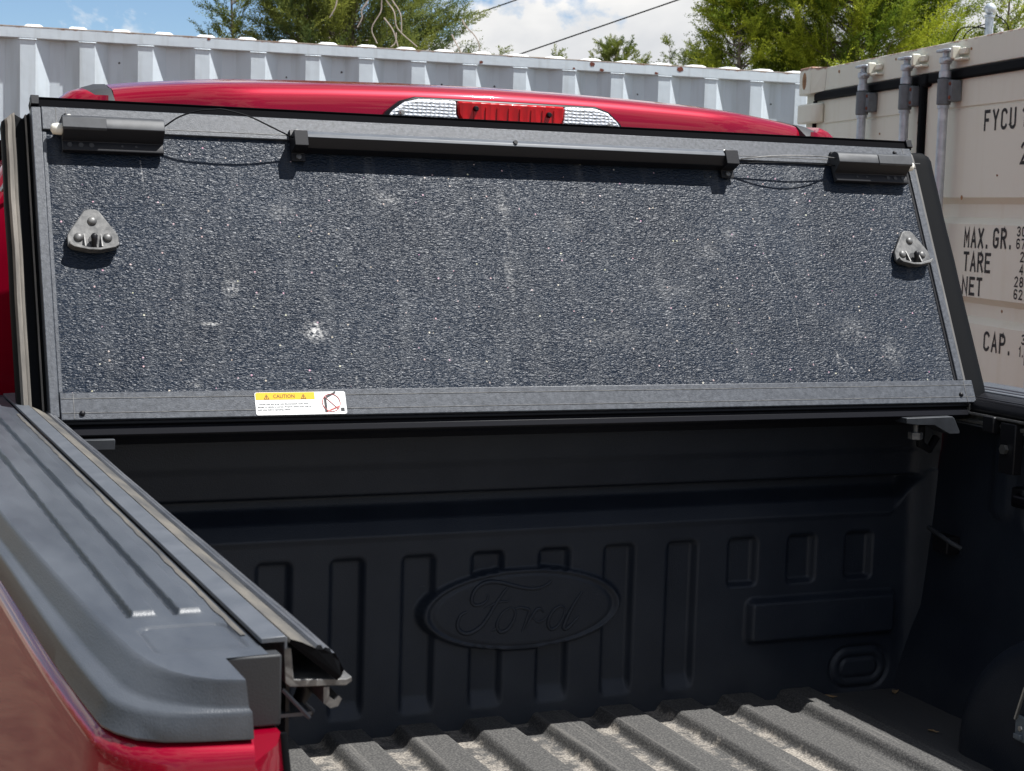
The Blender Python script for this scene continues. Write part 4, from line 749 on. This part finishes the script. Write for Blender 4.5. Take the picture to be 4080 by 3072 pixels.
# ------------------------------------------------------------------ white shipping container behind the truck
def container(name, x, y, ang, top, label, cat):
    o = empty(name, (x, y, GZ), label=label, cat=cat); o.rotation_euler = (0, 0, ang); o['height'] = top-GZ; return o
def kp(root, name, mb, m, parent=None, **k):
    """container part: local x along the face, y into the container, z down from the roof edge"""
    o = mesh_obj(name, mb, m, parent or root, **k)
    if parent is None: o.location = (0, 0, root['height'])
    return o
WC = container('white_shipping_container', -.0590, 6.0625, -.0629, 1.0947, 'white corrugated shipping container standing behind the red pickup', 'container')
H = WC['height']; XA, XB = -1.32, 4.74
prof = []; s = -1.39-.0
k = -5
while True:
    b0 = k*.278
    for ds, dy in ((0,0),(.072,0),(.140,.036),(.210,.036)):
        if XA+.05 < b0+ds < XB-.05: prof.append((b0+ds, dy))
    k += 1
    if b0 > XB: break
kp(WC, 'corrugated_side', MB().loft([[(a, b+.004, z) for a, b in prof] for z in (-.056, -.6, -1.2, -H+.17)]), WPAINT)
kp(WC, 'top_rail', MB().box((XA+.1,.0,-.060),(XB-.1,.062,-.003)), WPAINT, bevel=.004)
kp(WC, 'bottom_rail', MB().box((XA+.1,-.004,-H+.03),(XB-.1,.062,-H+.17)), WPAINT, bevel=.004)
for a in (XA, XB-.17):
    kp(WC, 'corner_post', MB().box((a+.01,.004,-H+.12),(a+.16,.16,-.12)), WPAINT, bevel=.006)
    for z in (-.118, -H): kp(WC, 'corner_casting', MB().box((a,-.008,z),(a+.178,.162,z+.118)), WPAINT, bevel=.006)
kp(WC, 'rusty_edge', MB().box((XA+.1,-.0008,-.0062),(XB-.1,.05,-.0022)), EDGE)
rf = kp(WC, 'roof_panel', MB().box((XA+.05,.03,-.016),(XB-.05,2.41,-.006)), WPAINT)
s = .065 - 6*.207
while s < XB-.2:
    if s > XA+.2:
        w1, w2, h = .050, .030, .0125
        mb = MB().add([(s-w1,.020,-.006),(s+w1,.020,-.006),(s+w1,2.40,-.006),(s-w1,2.40,-.006),(s-w2,.050,h),(s+w2,.050,h),(s+w2,2.37,h),(s-w2,2.37,h),(s-w1*.8,.028,.004),(s+w1*.8,.028,.004)],
                      [(0,1,9,8),(8,9,5,4),(1,2,6,5),(1,5,9),(0,8,4),(2,3,7,6),(3,0,4,7),(4,5,6,7)])
        kp(WC, 'roof_corrugation', mb, WROOF, rf, smooth=50)
    s += .207
kp(WC, 'far_side', MB().box((XA+.05,2.36,-H+.05),(XB-.05,2.40,-.02)), WPAINT); kp(WC, 'end_wall', MB().box((XA+.04,.05,-H+.05),(XA+.08,2.39,-.02)), WPAINT); kp(WC, 'end_wall', MB().box((XB-.08,.05,-H+.05),(XB-.04,2.39,-.02)), WPAINT)
kp(WC, 'container_floor', MB().box((XA+.05,.05,-H+.10),(XB-.05,2.38,-H+.14)), WPAINT)
rnd = random.Random(8)
def patch(root, cx, cz, r, y, m, n=13, st=1.5):
    pts = [(cx+r*st*rnd.uniform(.6,1.1)*math.cos(2*math.pi*i/n), cz+r*rnd.uniform(.6,1.1)*math.sin(2*math.pi*i/n)) for i in range(n)]
    mb = MB(); mb.prism(pts, y-.0012, y+.002, 'y'); return kp(root, 'rust_patch', mb, m)
for cx, cz, r in ((2.945,-.022,.014),(3.46,-.020,.015),(2.84,-.050,.006),(2.32,-.046,.009),(3.32,-.05,.008),(3.0,-.050,.010),(.9,-.012,.006)): patch(WC, cx, cz, r, .0, RUST)
for cx, cz in ((.49,-.150),(1.32,-.175),(1.605,-.135),(2.43,-.165),(2.14,-.17),(3.25,-.165),(4.36-.3,-.18)): patch(WC, cx-.02, cz, .006, .0395, INK, 7, 1.0)
for k in range(-2, 17): kp(WC, 'weld_bead', MB().box((k*.278-.006,-.001,-.066),(k*.278+.078,.006,-.0605)), WPAINT, bevel=.002)

# ------------------------------------------------------------------ beige container, its door end to the right
TC = container('beige_shipping_container', 3.3673, 4.5378, -1.7794, .9857, 'beige shipping container with closed doors and lock rods at the right', 'container')
H = TC['height']; WID = 2.72
LEN = 6.0
kp(TC, 'door_header', MB().prism([(.004,-.004),(.004,-.110),(.12,-.110),(.12,-.004)], .10, WID-.10, 'x'), TPAINT, bevel=.004)
kp(TC, 'door_sill', MB().box((.10,-.01,-H+.02),(WID-.10,.12,-H+.16)), TPAINT, bevel=.004)
for a, f in ((0, 1), (WID-.13, -1)):
    kp(TC, 'corner_post', MB().box((a,.012,-H+.11),(a+.122,.12,-.12)), TPAINT, bevel=.005)
for a, sg in ((0, 1), (WID-.17, -1)):
    for z in (-.122, -H):
        cs_ = kp(TC, 'corner_casting', MB().box((a,-.030,z),(a+.155,.17,z+.128)), TPAINT, bevel=.007)
        if z > -1: 
            kp(TC, 'casting_hole', MB().prism([(a+.070+.026*math.cos(t), -.057+.040*math.sin(t)) for t in np.linspace(0, 2*math.pi, 15)[:-1]], -.0310, -.020, 'y'), HOLE, cs_)
kp(TC, 'casting_gusset', MB().add([(.154,-.028,-.118),(.154,-.028,-.002),(.27,.003,-.002),(.25,.003,-.110),(.154,.02,-.118),(.154,.02,-.002)], [(0,1,2,3),(1,5,2),(0,3,4)]), TPAINT)
# doors: pressed panels in horizontal bands
bands = [(-.150,0),(-.256,0),(-.259,.006),(-.264,.006),(-.267,0),(-.600,0),(-.625,.030),(-.675,.030),(-.700,0),(-.972,0),(-.997,.030),(-1.045,.030),(-1.070,0),(-1.345,0),(-1.37,.030),(-1.42,.030),(-1.445,0),(-1.72,0),(-1.745,.030),(-1.79,.030),(-1.815,0),(-2.30,0)]
for a, b_ in ((.140, 1.318), (1.362, WID-.14)):
    rg = []
    for z, d in bands:
        rg.append([(a,.05,z),(a,.012,z),(a+.10,.012,z),(a+.125,.012+d,z),((a+b_)/2,.012+d,z),(b_-.125,.012+d,z),(b_-.10,.012,z),(b_,.012,z),(b_,.05,z)])
    d_ = kp(TC, 'container_door', MB().loft(rg), TPAINT, smooth=30)
kp(TC, 'door_gasket', MB().box((.135,-.006,-.152),(WID-.13,.02,-.1115)), RUBBER, bevel=.008)
kp(TC, 'door_gasket', MB().box((.118,-.002,-H+.2),(.142,.02,-.150)), RUBBER, bevel=.006)
kp(TC, 'door_gasket', MB().box((1.322,-.012,-H+.2),(1.360,.02,-.110)), RUBBER, bevel=.012)
kp(TC, 'door_gasket', MB().box((1.310,-.0135,-.165),(1.400,.02,-.1105)), RUBBER, bevel=.014)
for z in (-.21, -.72, -1.25, -1.85):
    hg = kp(TC, 'door_hinge', MB().prism([(.006,-.036),(.19,-.036),(.225,-.020),(.235,.0),(.235,.012),(.006,.012)], z-.045, z+.045, 'z'), TPAINT, bevel=.008)
for bx in (.800, 1.250, 1.612, 2.42):
    y = -.034
    rod = kp(TC, 'lock_rod', MB().tube([(bx,y,-.235),(bx,y,-H+.15)], .0185, 18), GALV, smooth=50)
    rod_l = rod
    kp(TC, 'rod_neck', MB().tube([(bx,y,-.145),(bx,y,-.120),(bx,y,-.118),(bx,y,-.095),(bx,y,-.090),(bx,y,-.070),(bx,y,-.066),(bx,y,-.046)], [.023,.023,.017,.017,.024,.024,.013,.013], 16), GALV, rod, smooth=40)
    kp(TC, 'cam_head', MB().prism([(bx-.045,y-.022),(bx+.028,y-.026),(bx+.050,y-.010),(bx+.040,y+.022),(bx-.020,y+.022),(bx-.05,y+.004)], -.048, -.038, 'z').box((bx-.012,y-.02,-.085),(bx+.05,y+.012,-.074)), GALV, rod, bevel=.003)
    g = kp(TC, 'rod_guide', MB().tube([(bx,y,-.2480),(bx,y,-.150)], .027, 18).box((bx-.020,y+.002,-.236),(bx+.060,.010,-.156)), GREYM, rod, bevel=.003)
    kp(TC, 'rod_collar', MB().tube([(bx,y,-.262),(bx,y,-.250)], .023, 16), GALV, rod, smooth=40)
    for zz in (-.17, -.222): kp(TC, 'guide_rivet', MB().tube([(bx+.047,y+.001,zz),(bx+.047,y-.003,zz)], [.008,.005], 10), RUST, rod)
    kp(TC, 'cam_keeper', MB().box((bx+.055,-.030,-.086),(bx+.125,.003,-.076)).box((bx+.050,-.040,-.078),(bx+.066,-.006,-.030)).box((bx+.066,-.014,-.062),(bx+.12,.003,-.038)), TPAINT, bevel=.004)
    for zz in (-1.15, -1.75): kp(TC, 'rod_bracket', MB().box((bx-.03,y-.012,zz-.03),(bx+.06,.012,zz+.03)), GREYM, rod, bevel=.003)
# body of the container
def wavy(x0, axis_len, y0, n): 
    o = []; p = 0
    while p < axis_len:
        for ds, dd in ((0,0),(.072,0),(.140,.036),(.210,.036)): o.append((y0+p+ds, dd))
        p += .278
    return o
pr = wavy(0, LEN-.4, .2, 0)
kp(TC, 'corrugated_side', MB().loft([[(.006+d, a, z) for a, d in pr] for z in (-.06, -H+.16)]), TPAINT, smooth=30)
kp(TC, 'corrugated_side', MB().loft([[(WID-.006-d, a, z) for a, d in pr] for z in (-.06, -H+.16)]), TPAINT, smooth=30)
for x0 in (0, WID-.06):
    kp(TC, 'top_rail', MB().box((x0,.15,-.062),(x0+.06,LEN,-.004)), TPAINT, bevel=.004); kp(TC, 'bottom_rail', MB().box((x0,.15,-H+.03),(x0+.06,LEN,-H+.17)), TPAINT, bevel=.004)
kp(TC, 'roof_panel', MB().box((.05,.10,-.020),(WID-.05,LEN,-.008)), TPAINT); kp(TC, 'end_wall', MB().box((.04,LEN-.1,-H+.05),(WID-.04,LEN-.05,-.02)), TPAINT)
for cx, cz, r_ in ((.42,-.035,.008),(1.05,-.03,.006),(1.75,-.045,.007),(2.0,-.52,.005),(1.50,-.45,.006),(1.72,-.60,.009),(1.66,-1.0,.008),(2.1,-1.01,.006),(.9,-.33,.006),(1.285,-.30,.007)): patch(TC, cx, cz, r_, .002 if cz > -.1 else .0105, HOLE, 9, .8)
# stencilled marks: single-stroke capitals drawn as flat ribbons
def arc(cx, cy, rx, ry, a0, a1, n=8): return [(cx+rx*math.cos(R(a0+(a1-a0)*i/n)), cy+ry*math.sin(R(a0+(a1-a0)*i/n))) for i in range(n+1)]
GL = {'F': [[(0,0),(0,1),(1,1)],[(0,.52),(.75,.52)]], 'Y': [[(0,1),(.5,.5),(.5,0)],[(1,1),(.5,.5)]], 'C': [arc(.5,.78,.5,.22,20,180)+arc(.5,.22,.5,.22,180,340)], 'U': [[(0,1),(0,.22)]+arc(.5,.22,.5,.22,180,360)+[(1,1)]],
      '1': [[(0,.8),(.35,1),(.35,0)]], '2': [arc(.5,.76,.5,.24,160,-30)+[(0,0),(1,0)]], 'M': [[(0,0),(0,1),(.5,.35),(1,1),(1,0)]], 'A': [[(0,0),(.5,1),(1,0)],[(.18,.33),(.82,.33)]], 'X': [[(0,0),(1,1)],[(0,1),(1,0)]],
      '.': [[(.3,0),(.3,.06)]], 'G': [arc(.5,.78,.5,.22,20,180)+arc(.5,.22,.5,.22,180,360)+[(1,.45),(.55,.45)]], 'R': [[(0,0),(0,1),(.5,1)]+arc(.5,.76,.5,.24,90,-90)+[(0,.52)],[(.5,.52),(1,0)]], 'T': [[(0,1),(1,1)],[(.5,1),(.5,0)]],
      'E': [[(1,1),(0,1),(0,0),(1,0)],[(0,.53),(.8,.53)]], 'N': [[(0,0),(0,1),(1,0),(1,1)]], 'P': [[(0,0),(0,1),(.5,1)]+arc(.5,.74,.5,.26,90,-90)+[(0,.48)]], '3': [arc(.48,.76,.48,.24,150,-80)+arc(.48,.27,.52,.27,80,-150)],
      '0': [arc(.5,.75,.5,.25,0,180)+arc(.5,.25,.5,.25,180,360)+[(1,.75)]], '6': [arc(.5,.75,.5,.25,30,180)+arc(.5,.27,.5,.27,180,540,14)], '7': [[(0,1),(1,1),(.35,0)]], '4': [[(.75,0),(.75,1),(0,.3),(1,.3)]],
      '8': [arc(.5,.75,.45,.25,-90,270,14),arc(.5,.25,.5,.25,90,450,14)]}
def stencil(txt, s0, top, base, cw, gap, st):
    mb = MB(); x = s0; h = top-base; y = .0112; layer = 0
    for ch in txt:
        if ch == ' ': x += cw*.9; continue
        wch = cw if ch not in '.1' else cw*.35
        for ln in GL[ch]:
            pts = [Vector((x+st/2+u*(cw-st if ch not in '1.' else cw*.6), 0, base+st/2+v*(h-st))) for u, v in ln]
            n = len(pts); Lf = []; Rt = []
            for i, p in enumerate(pts):
                a = pts[max(i-1,0)]; c = pts[min(i+1,n-1)]; t1 = (p-a).normalized() if i else (c-p).normalized(); t2 = (c-p).normalized() if i < n-1 else t1
                t = (t1+t2); t = t.normalized() if t.length > 1e-6 else t1; nr = Vector((-t.z,0,t.x)); sc = 1/max(.45, nr.dot(Vector((-t1.z,0,t1.x))))
                ext = t*(-st*.45 if i == 0 else st*.45 if i == n-1 else 0)
                layer_y = y - .00012*(layer % 3)
                Lf.append((*(p+ext+nr*st/2*sc),)); Rt.append((*(p+ext-nr*st/2*sc),))
                Lf[-1] = (Lf[-1][0], layer_y, Lf[-1][2]); Rt[-1] = (Rt[-1][0], layer_y, Rt[-1][2])
            mb.loft([Lf, Rt]); layer += 1
        x += wch+gap
    return mb
for txt, s0, top, base, cw, gap, st in [('FYCU', 1.872, -.279, -.357, .048, .019, .0125), ('1', 2.168, -.275, -.353, .06, .01, .0125), ('2', 2.170, -.405, -.485, .05, .015, .0125),
        ('MAX.', 1.760, -.713, -.789, .046, .012, .0125), ('GR.', 1.997, -.710, -.786, .046, .014, .0125), ('TARE', 1.764, -.803, -.878, .048, .011, .0120), ('NET', 1.763, -.896, -.967, .048, .012, .0120), ('CAP.', 1.968, -1.090, -1.164, .048, .014, .0120),
        ('30.', 2.178, -.702, -.739, .028, .010, .0066), ('67.', 2.178, -.745, -.783, .028, .010, .0066), ('2.0', 2.213, -.791, -.829, .028, .010, .0066), ('4.4', 2.213, -.836, -.874, .028, .010, .0066),
        ('28.4', 2.180, -.879, -.918, .028, .010, .0066), ('62.7', 2.180, -.924, -.962, .028, .010, .0066), ('3', 2.258, -1.080, -1.118, .028, .010, .0066), ('1.1', 2.244, -1.124, -1.162, .028, .010, .0066)]:
    kp(TC, 'stencilled_marking', stencil(txt, s0, top, base, cw, gap, st), STENCIL)

# ------------------------------------------------------------------ trees
def conifer(name, base, height, crown_lo, rad, seed, leafm, label, n_br=150, sprays=16, leaf=(.021,.0062), sparse=1.0, lean=(0,0), group='evergreens behind the containers', up_=.55, pw=.75):
    rng = np.random.default_rng(seed); bx, by = base
    root = empty(name, (bx, by, GZ), label=label, cat='tree', group=group)
    # trunk and limbs
    tr = MB(); top = np.array([bx+lean[0], by+lean[1], GZ+height]); b0 = np.array([bx, by, GZ])
    def axis(t): return b0+(top-b0)*t + np.array([.05*math.sin(5*t+seed), .05*math.cos(4*t+seed), 0])*t
    tr.tube([axis(t) for t in np.linspace(0, 1, 9)], [(.012+.05*rad)*(1-.93*t) for t in np.linspace(0, 1, 9)], 8)
    LV = []; TT = []
    for i in range(n_br):
        t = crown_lo + (1-crown_lo)*rng.random()**.9; p0 = axis(t); az = rng.random()*2*math.pi
        rel = (t-crown_lo)/(1-crown_lo); ln = rad*max(.12, (1-rel)**pw*min(1, (rel+.12)*4))*rng.uniform(.62, 1.15)
        d0 = np.array([math.cos(az), math.sin(az), rng.uniform(.15, up_)]); d0 /= np.linalg.norm(d0)
        pts = [p0]; d = d0.copy(); ns = 7
        for k in range(ns):
            d = d + rng.normal(0, .13, 3) + np.array([0, 0, .05]); d /= np.linalg.norm(d); pts.append(pts[-1]+d*ln/ns)
        pts = np.array(pts); tr.tube(pts[:6], [.008*(1-k/7)*(ln/rad+.3) for k in range(6)], 4, False)
        tint = rng.random()*.75
        zt = pts[-1][2]-GZ; dens = 1.15 if 2.2 < zt < 3.75 or height < 3.2 else .4
        m = max(3, int(sprays*sparse*dens*(ln/rad+.25)))
        for j in range(m):
            f = rng.uniform(.28, 1.0)**.8*ns; k = min(int(f), ns-1); p = pts[k]+(pts[k+1]-pts[k])*(f-k)
            sd_ = pts[k+1]-pts[k]; sd_ /= np.linalg.norm(sd_)
            v = sd_*.9 + rng.normal(0, .45, 3) + np.array([0, 0, .45]); v /= np.linalg.norm(v)
            sl = rng.uniform(.12, .27)*(rad/1.0)**.4
            nl = 44
            tq = np.linspace(.0, 1, nl); side_ = np.cross(v, rng.normal(0, 1, 3)); side_ /= np.linalg.norm(side_); s2 = np.cross(v, side_)
            droop = np.array([0, 0, -.18*sl])
            c = p + np.outer(tq*sl, v) + np.outer(tq**2, droop) + rng.normal(0, .006, (nl, 3))
            an = np.arange(nl)*2.4 + rng.uniform(0, 6); ld = v*1.15 + np.outer(np.cos(an), side_) + np.outer(np.sin(an), s2); ld /= np.linalg.norm(ld, axis=1)[:,None]
            ll = leaf[0]*rng.uniform(.7, 1.35, nl)*(1.25-.6*tq); lw = leaf[1]*rng.uniform(.7, 1.3, nl)
            wv = np.cross(ld, rng.normal(0, 1, (nl, 3))); wv /= np.linalg.norm(wv, axis=1)[:,None]
            a = c; tip = c+ld*ll[:,None]; midp = c+ld*(ll*.45)[:,None]
            LV.append(np.stack([a, midp+wv*lw[:,None]*.5, tip, midp-wv*lw[:,None]*.5], 1).reshape(-1, 3)); TT.append(np.full(nl, min(1, max(0, tint+rng.normal(0, .12)))) + rng.normal(0, .06, nl))
    V = np.concatenate(LV); nq = len(V)//4
    me = bpy.data.meshes.new('crown'); me.vertices.add(len(V)); me.vertices.foreach_set('co', V.ravel().astype(np.float32)); me.loops.add(nq*4); me.loops.foreach_set('vertex_index', np.arange(nq*4, dtype=np.int32)); me.polygons.add(nq); me.polygons.foreach_set('loop_start', np.arange(0, nq*4, 4, dtype=np.int32)); me.update(calc_edges=True); me.validate()
    at = me.attributes.new('tint', 'FLOAT', 'FACE'); at.data.foreach_set('value', np.clip(np.concatenate(TT), 0, 1).astype(np.float32))
    me.materials.append(leafm); o = bpy.data.objects.new('crown', me); C.objects.link(o); under(o, root)
    under(mesh_obj('trunk', tr, BARK, None, smooth=60), root)
    return root
TL_ = conifer('cedar_tree', (2.72, 9.75), 4.6, .42, 1.18, 11, LEAF_DARK, 'dark cedar with bare twigs rising behind the white container', n_br=430, sprays=30)
for st in [[(2.257,8.519,1.623),(2.244,8.519,1.569),(2.21,8.526,1.506)],[(2.447,8.44,1.629),(2.405,8.449,1.557),(2.408,8.443,1.512),(2.378,8.448,1.449)],[(2.56,8.405,1.78),(2.529,8.405,1.632),(2.52,8.4,1.552),(2.465,8.411,1.443),(2.497,8.387,1.346)],[(2.50,8.40,1.72),(2.554,8.394,1.633),(2.603,8.365,1.554),(2.622,8.345,1.448),(2.74,8.282,1.332)],[(2.55,8.39,1.72),(2.591,8.379,1.634),(2.64,8.349,1.546),(2.646,8.332,1.422)],[(2.54,8.387,1.517),(2.593,8.356,1.438),(2.624,8.33,1.328)],[(2.613,8.346,1.421),(2.608,8.341,1.358),(2.579,8.35,1.326)],[(3.02,8.2,1.52),(3.035,8.174,1.479),(3.088,8.144,1.418),(3.116,8.126,1.357),(3.111,8.124,1.30)],[(2.95,8.2,1.42),(2.972,8.188,1.37),(3.008,8.166,1.30)]]:
    pts = spline(st, 4); n = len(pts); under(mesh_obj('bare_twig', MB().tube(pts, [.0052*(1-.35*i/n) for i in range(n)], 5), DEADW, None, smooth=60), TL_)
conifer('cedar_tree', (6.02, 8.10), 5.0, .38, 1.22, 23, LEAF_LIT, 'large yellow green cedar rising behind the beige container', n_br=480, sprays=44)
conifer('cedar_tree', (5.20, 8.35), 3.75, .35, .62, 31, LEAF_LIT, 'smaller feathery cedar left of the large yellow green one', n_br=240, sprays=22)
conifer('cedar_tree', (1.86, 9.75), 3.65, .40, .50, 37, LEAF_DARK, 'thin cedar sapling at the left edge of the dark cedar', n_br=90, sprays=12, sparse=.7)
conifer('cedar_tree', (6.75, 7.35), 3.55, .35, .62, 41, LEAF_LIT, 'low thin cedar behind the steel fence post at the right', n_br=130, sprays=13, sparse=.8)
conifer('cedar_tree', (3.58, 8.85), 2.86, .45, .22, 43, LEAF_DARK, 'sapling tip left of the overhead wire above the white container', n_br=26, sprays=7)
conifer('cedar_tree', (3.90, 8.75), 2.86, .45, .20, 47, LEAF_DARK, 'sapling tip right of the overhead wire above the white container', n_br=26, sprays=7)
conifer('cedar_tree', (4.86, 8.75), 3.0, .45, .26, 49, LEAF_DARK, 'slim sapling tip beside the broad round pine', n_br=34, sprays=7, sparse=.8)
conifer('pine_tree', (12.40, 24.9), 4.62, .60, .80, 51, LEAF_PINE, 'far round topped pine in the middle of the skyline', n_br=150, sprays=14, leaf=(.05,.012), pw=.28)
conifer('pine_tree', (11.3, 20.0), 4.12, .58, .72, 53, LEAF_PINE, 'far round topped pine just left of the yellow green cedars', n_br=150, sprays=14, leaf=(.046,.011), pw=.28)

# ------------------------------------------------------------------ fence post and overhead wires
FP = empty('fence_post', (5.50, 5.93, GZ), label='galvanised fence post with ball cap behind the beige container', cat='post')
under(mesh_obj('post', MB().tube([(5.50,5.93,GZ),(5.50,5.93,1.500),(5.50,5.93,1.505),(5.50,5.93,1.520)], [.025,.025,.030,.030], 16), GALV, None, smooth=40), FP)
bl = [(5.50,5.93,1.556+.034*math.sin(a)) for a in np.linspace(-1.3,1.5,9)]
under(mesh_obj('ball_cap', MB().tube(bl, [.034*math.cos(a) for a in np.linspace(-1.3,1.5,9)], 16), GALV, None, smooth=60), FP)
for st in ([(5.52,5.90,1.52),(5.56,5.86,1.48),(5.575,5.84,1.42),(5.56,5.85,1.30)], [(5.49,5.94,1.47),(5.40,6.0,1.42),(5.36,6.03,1.30)], [(5.50,5.92,1.43),(5.45,5.95,1.445),(5.37,6.02,1.44),(5.33,6.05,1.36)]):
    under(mesh_obj('wire_loop', MB().tube(spline(st, 5), .004, 6), RUBBER, None, smooth=60), FP)
tag(mesh_obj('overhead_wire', MB().tube([(7.5, 29.8, 2.52), (9.165, 24.02, 3.375), (9.514, 22.80, 3.5545), (11.5, 15.9, 4.575)], .010, 6), RUBBER, smooth=60), 'upper overhead wire leaving the dark cedar towards the top', 'wire', 'overhead wires')
tag(mesh_obj('overhead_wire', MB().tube([(7.3, 28.7, 1.50), (9.957, 23.62, 2.80), (11.376, 20.9155, 3.506), (14.2, 15.5, 4.91)], .011, 6), RUBBER, smooth=60), 'lower overhead wire crossing the clouds in the middle of the sky', 'wire', 'overhead wires')

# ------------------------------------------------------------------ scraps on the bed floor
DRY = mat('dry leaf', (0.30, 0.20, 0.10), rough=0.8, var=0.3, var_s=80)
def scrap(x, y, z, sc, seed, label):
    rnd = random.Random(seed); pts = []
    for i in range(8):
        a = 2*math.pi*i/8; r_ = sc*rnd.uniform(.5,1); pts.append((r_*1.7*math.cos(a), r_*.6*math.sin(a)))
    mb = MB(); zz = [rnd.uniform(0,.4)*sc for _ in pts]
    mb.add([(p[0],p[1],h) for p, h in zip(pts, zz)] + [(p[0],p[1],h+.0006) for p, h in zip(pts, zz)], [tuple(range(7,-1,-1)), tuple(range(8,16))] + [(i,(i+1)%8,8+(i+1)%8,8+i) for i in range(8)])
    o = mesh_obj('dry_leaf', mb, DRY); o.location = (x, y, z); o.rotation_euler = (0, 0, rnd.uniform(0, 3)); tag(o, label, 'leaf', 'scraps on the bed floor')
scrap(.735, -.030, -.5555, .011, 1, 'dry leaf scrap in the right front corner of the bed floor')
scrap(.600, -.022, -.5555, .010, 2, 'dry leaf scrap at the foot of the bulkhead below the raised box')
scrap(.655, -.250, -.5555, .009, 3, 'thin straw scrap beside the right wheel house')

# ------------------------------------------------------------------ wooded edge of the yard, left of the truck (seen mirrored in the paint)
rng = np.random.default_rng(77); LV = []; TT = []
for k in range(26):
    y0 = -16+k*1.5+rng.uniform(-.5, .5); x0 = -11+rng.uniform(-1.2, 1.2); h = rng.uniform(3.6, 5.8); r_ = rng.uniform(1.2, 1.9); n = 1500
    u = rng.normal(0, 1, (n, 3)); u /= np.linalg.norm(u, axis=1)[:,None]; rad = rng.uniform(.55, 1.0, n)[:,None]
    c = np.array([x0, y0, GZ+h*.5]) + u*rad*np.array([r_, r_, h*.52]); d = rng.normal(0, 1, (n, 3)); d /= np.linalg.norm(d, axis=1)[:,None]; e = np.cross(d, rng.normal(0, 1, (n, 3))); e /= np.linalg.norm(e, axis=1)[:,None]
    LV.append(np.stack([c, c+d*.12+e*.06, c+d*.24, c+d*.12-e*.06], 1).reshape(-1, 3)); TT.append(rng.random(n)*.5)
V = np.concatenate(LV); V[:,2] = np.maximum(V[:,2], GZ+.01); nq = len(V)//4
me = bpy.data.meshes.new('wood_edge'); me.from_pydata(V.tolist(), [], np.arange(nq*4).reshape(-1, 4).tolist())
at = me.attributes.new('tint', 'FLOAT', 'FACE'); at.data.foreach_set('value', np.concatenate(TT).astype(np.float32)); me.materials.append(LEAF_DARK)
o = bpy.data.objects.new('wood_edge', me); C.objects.link(o); tag(o, 'dense dark woodland edge along the left of the yard', 'woodland', kind='stuff')
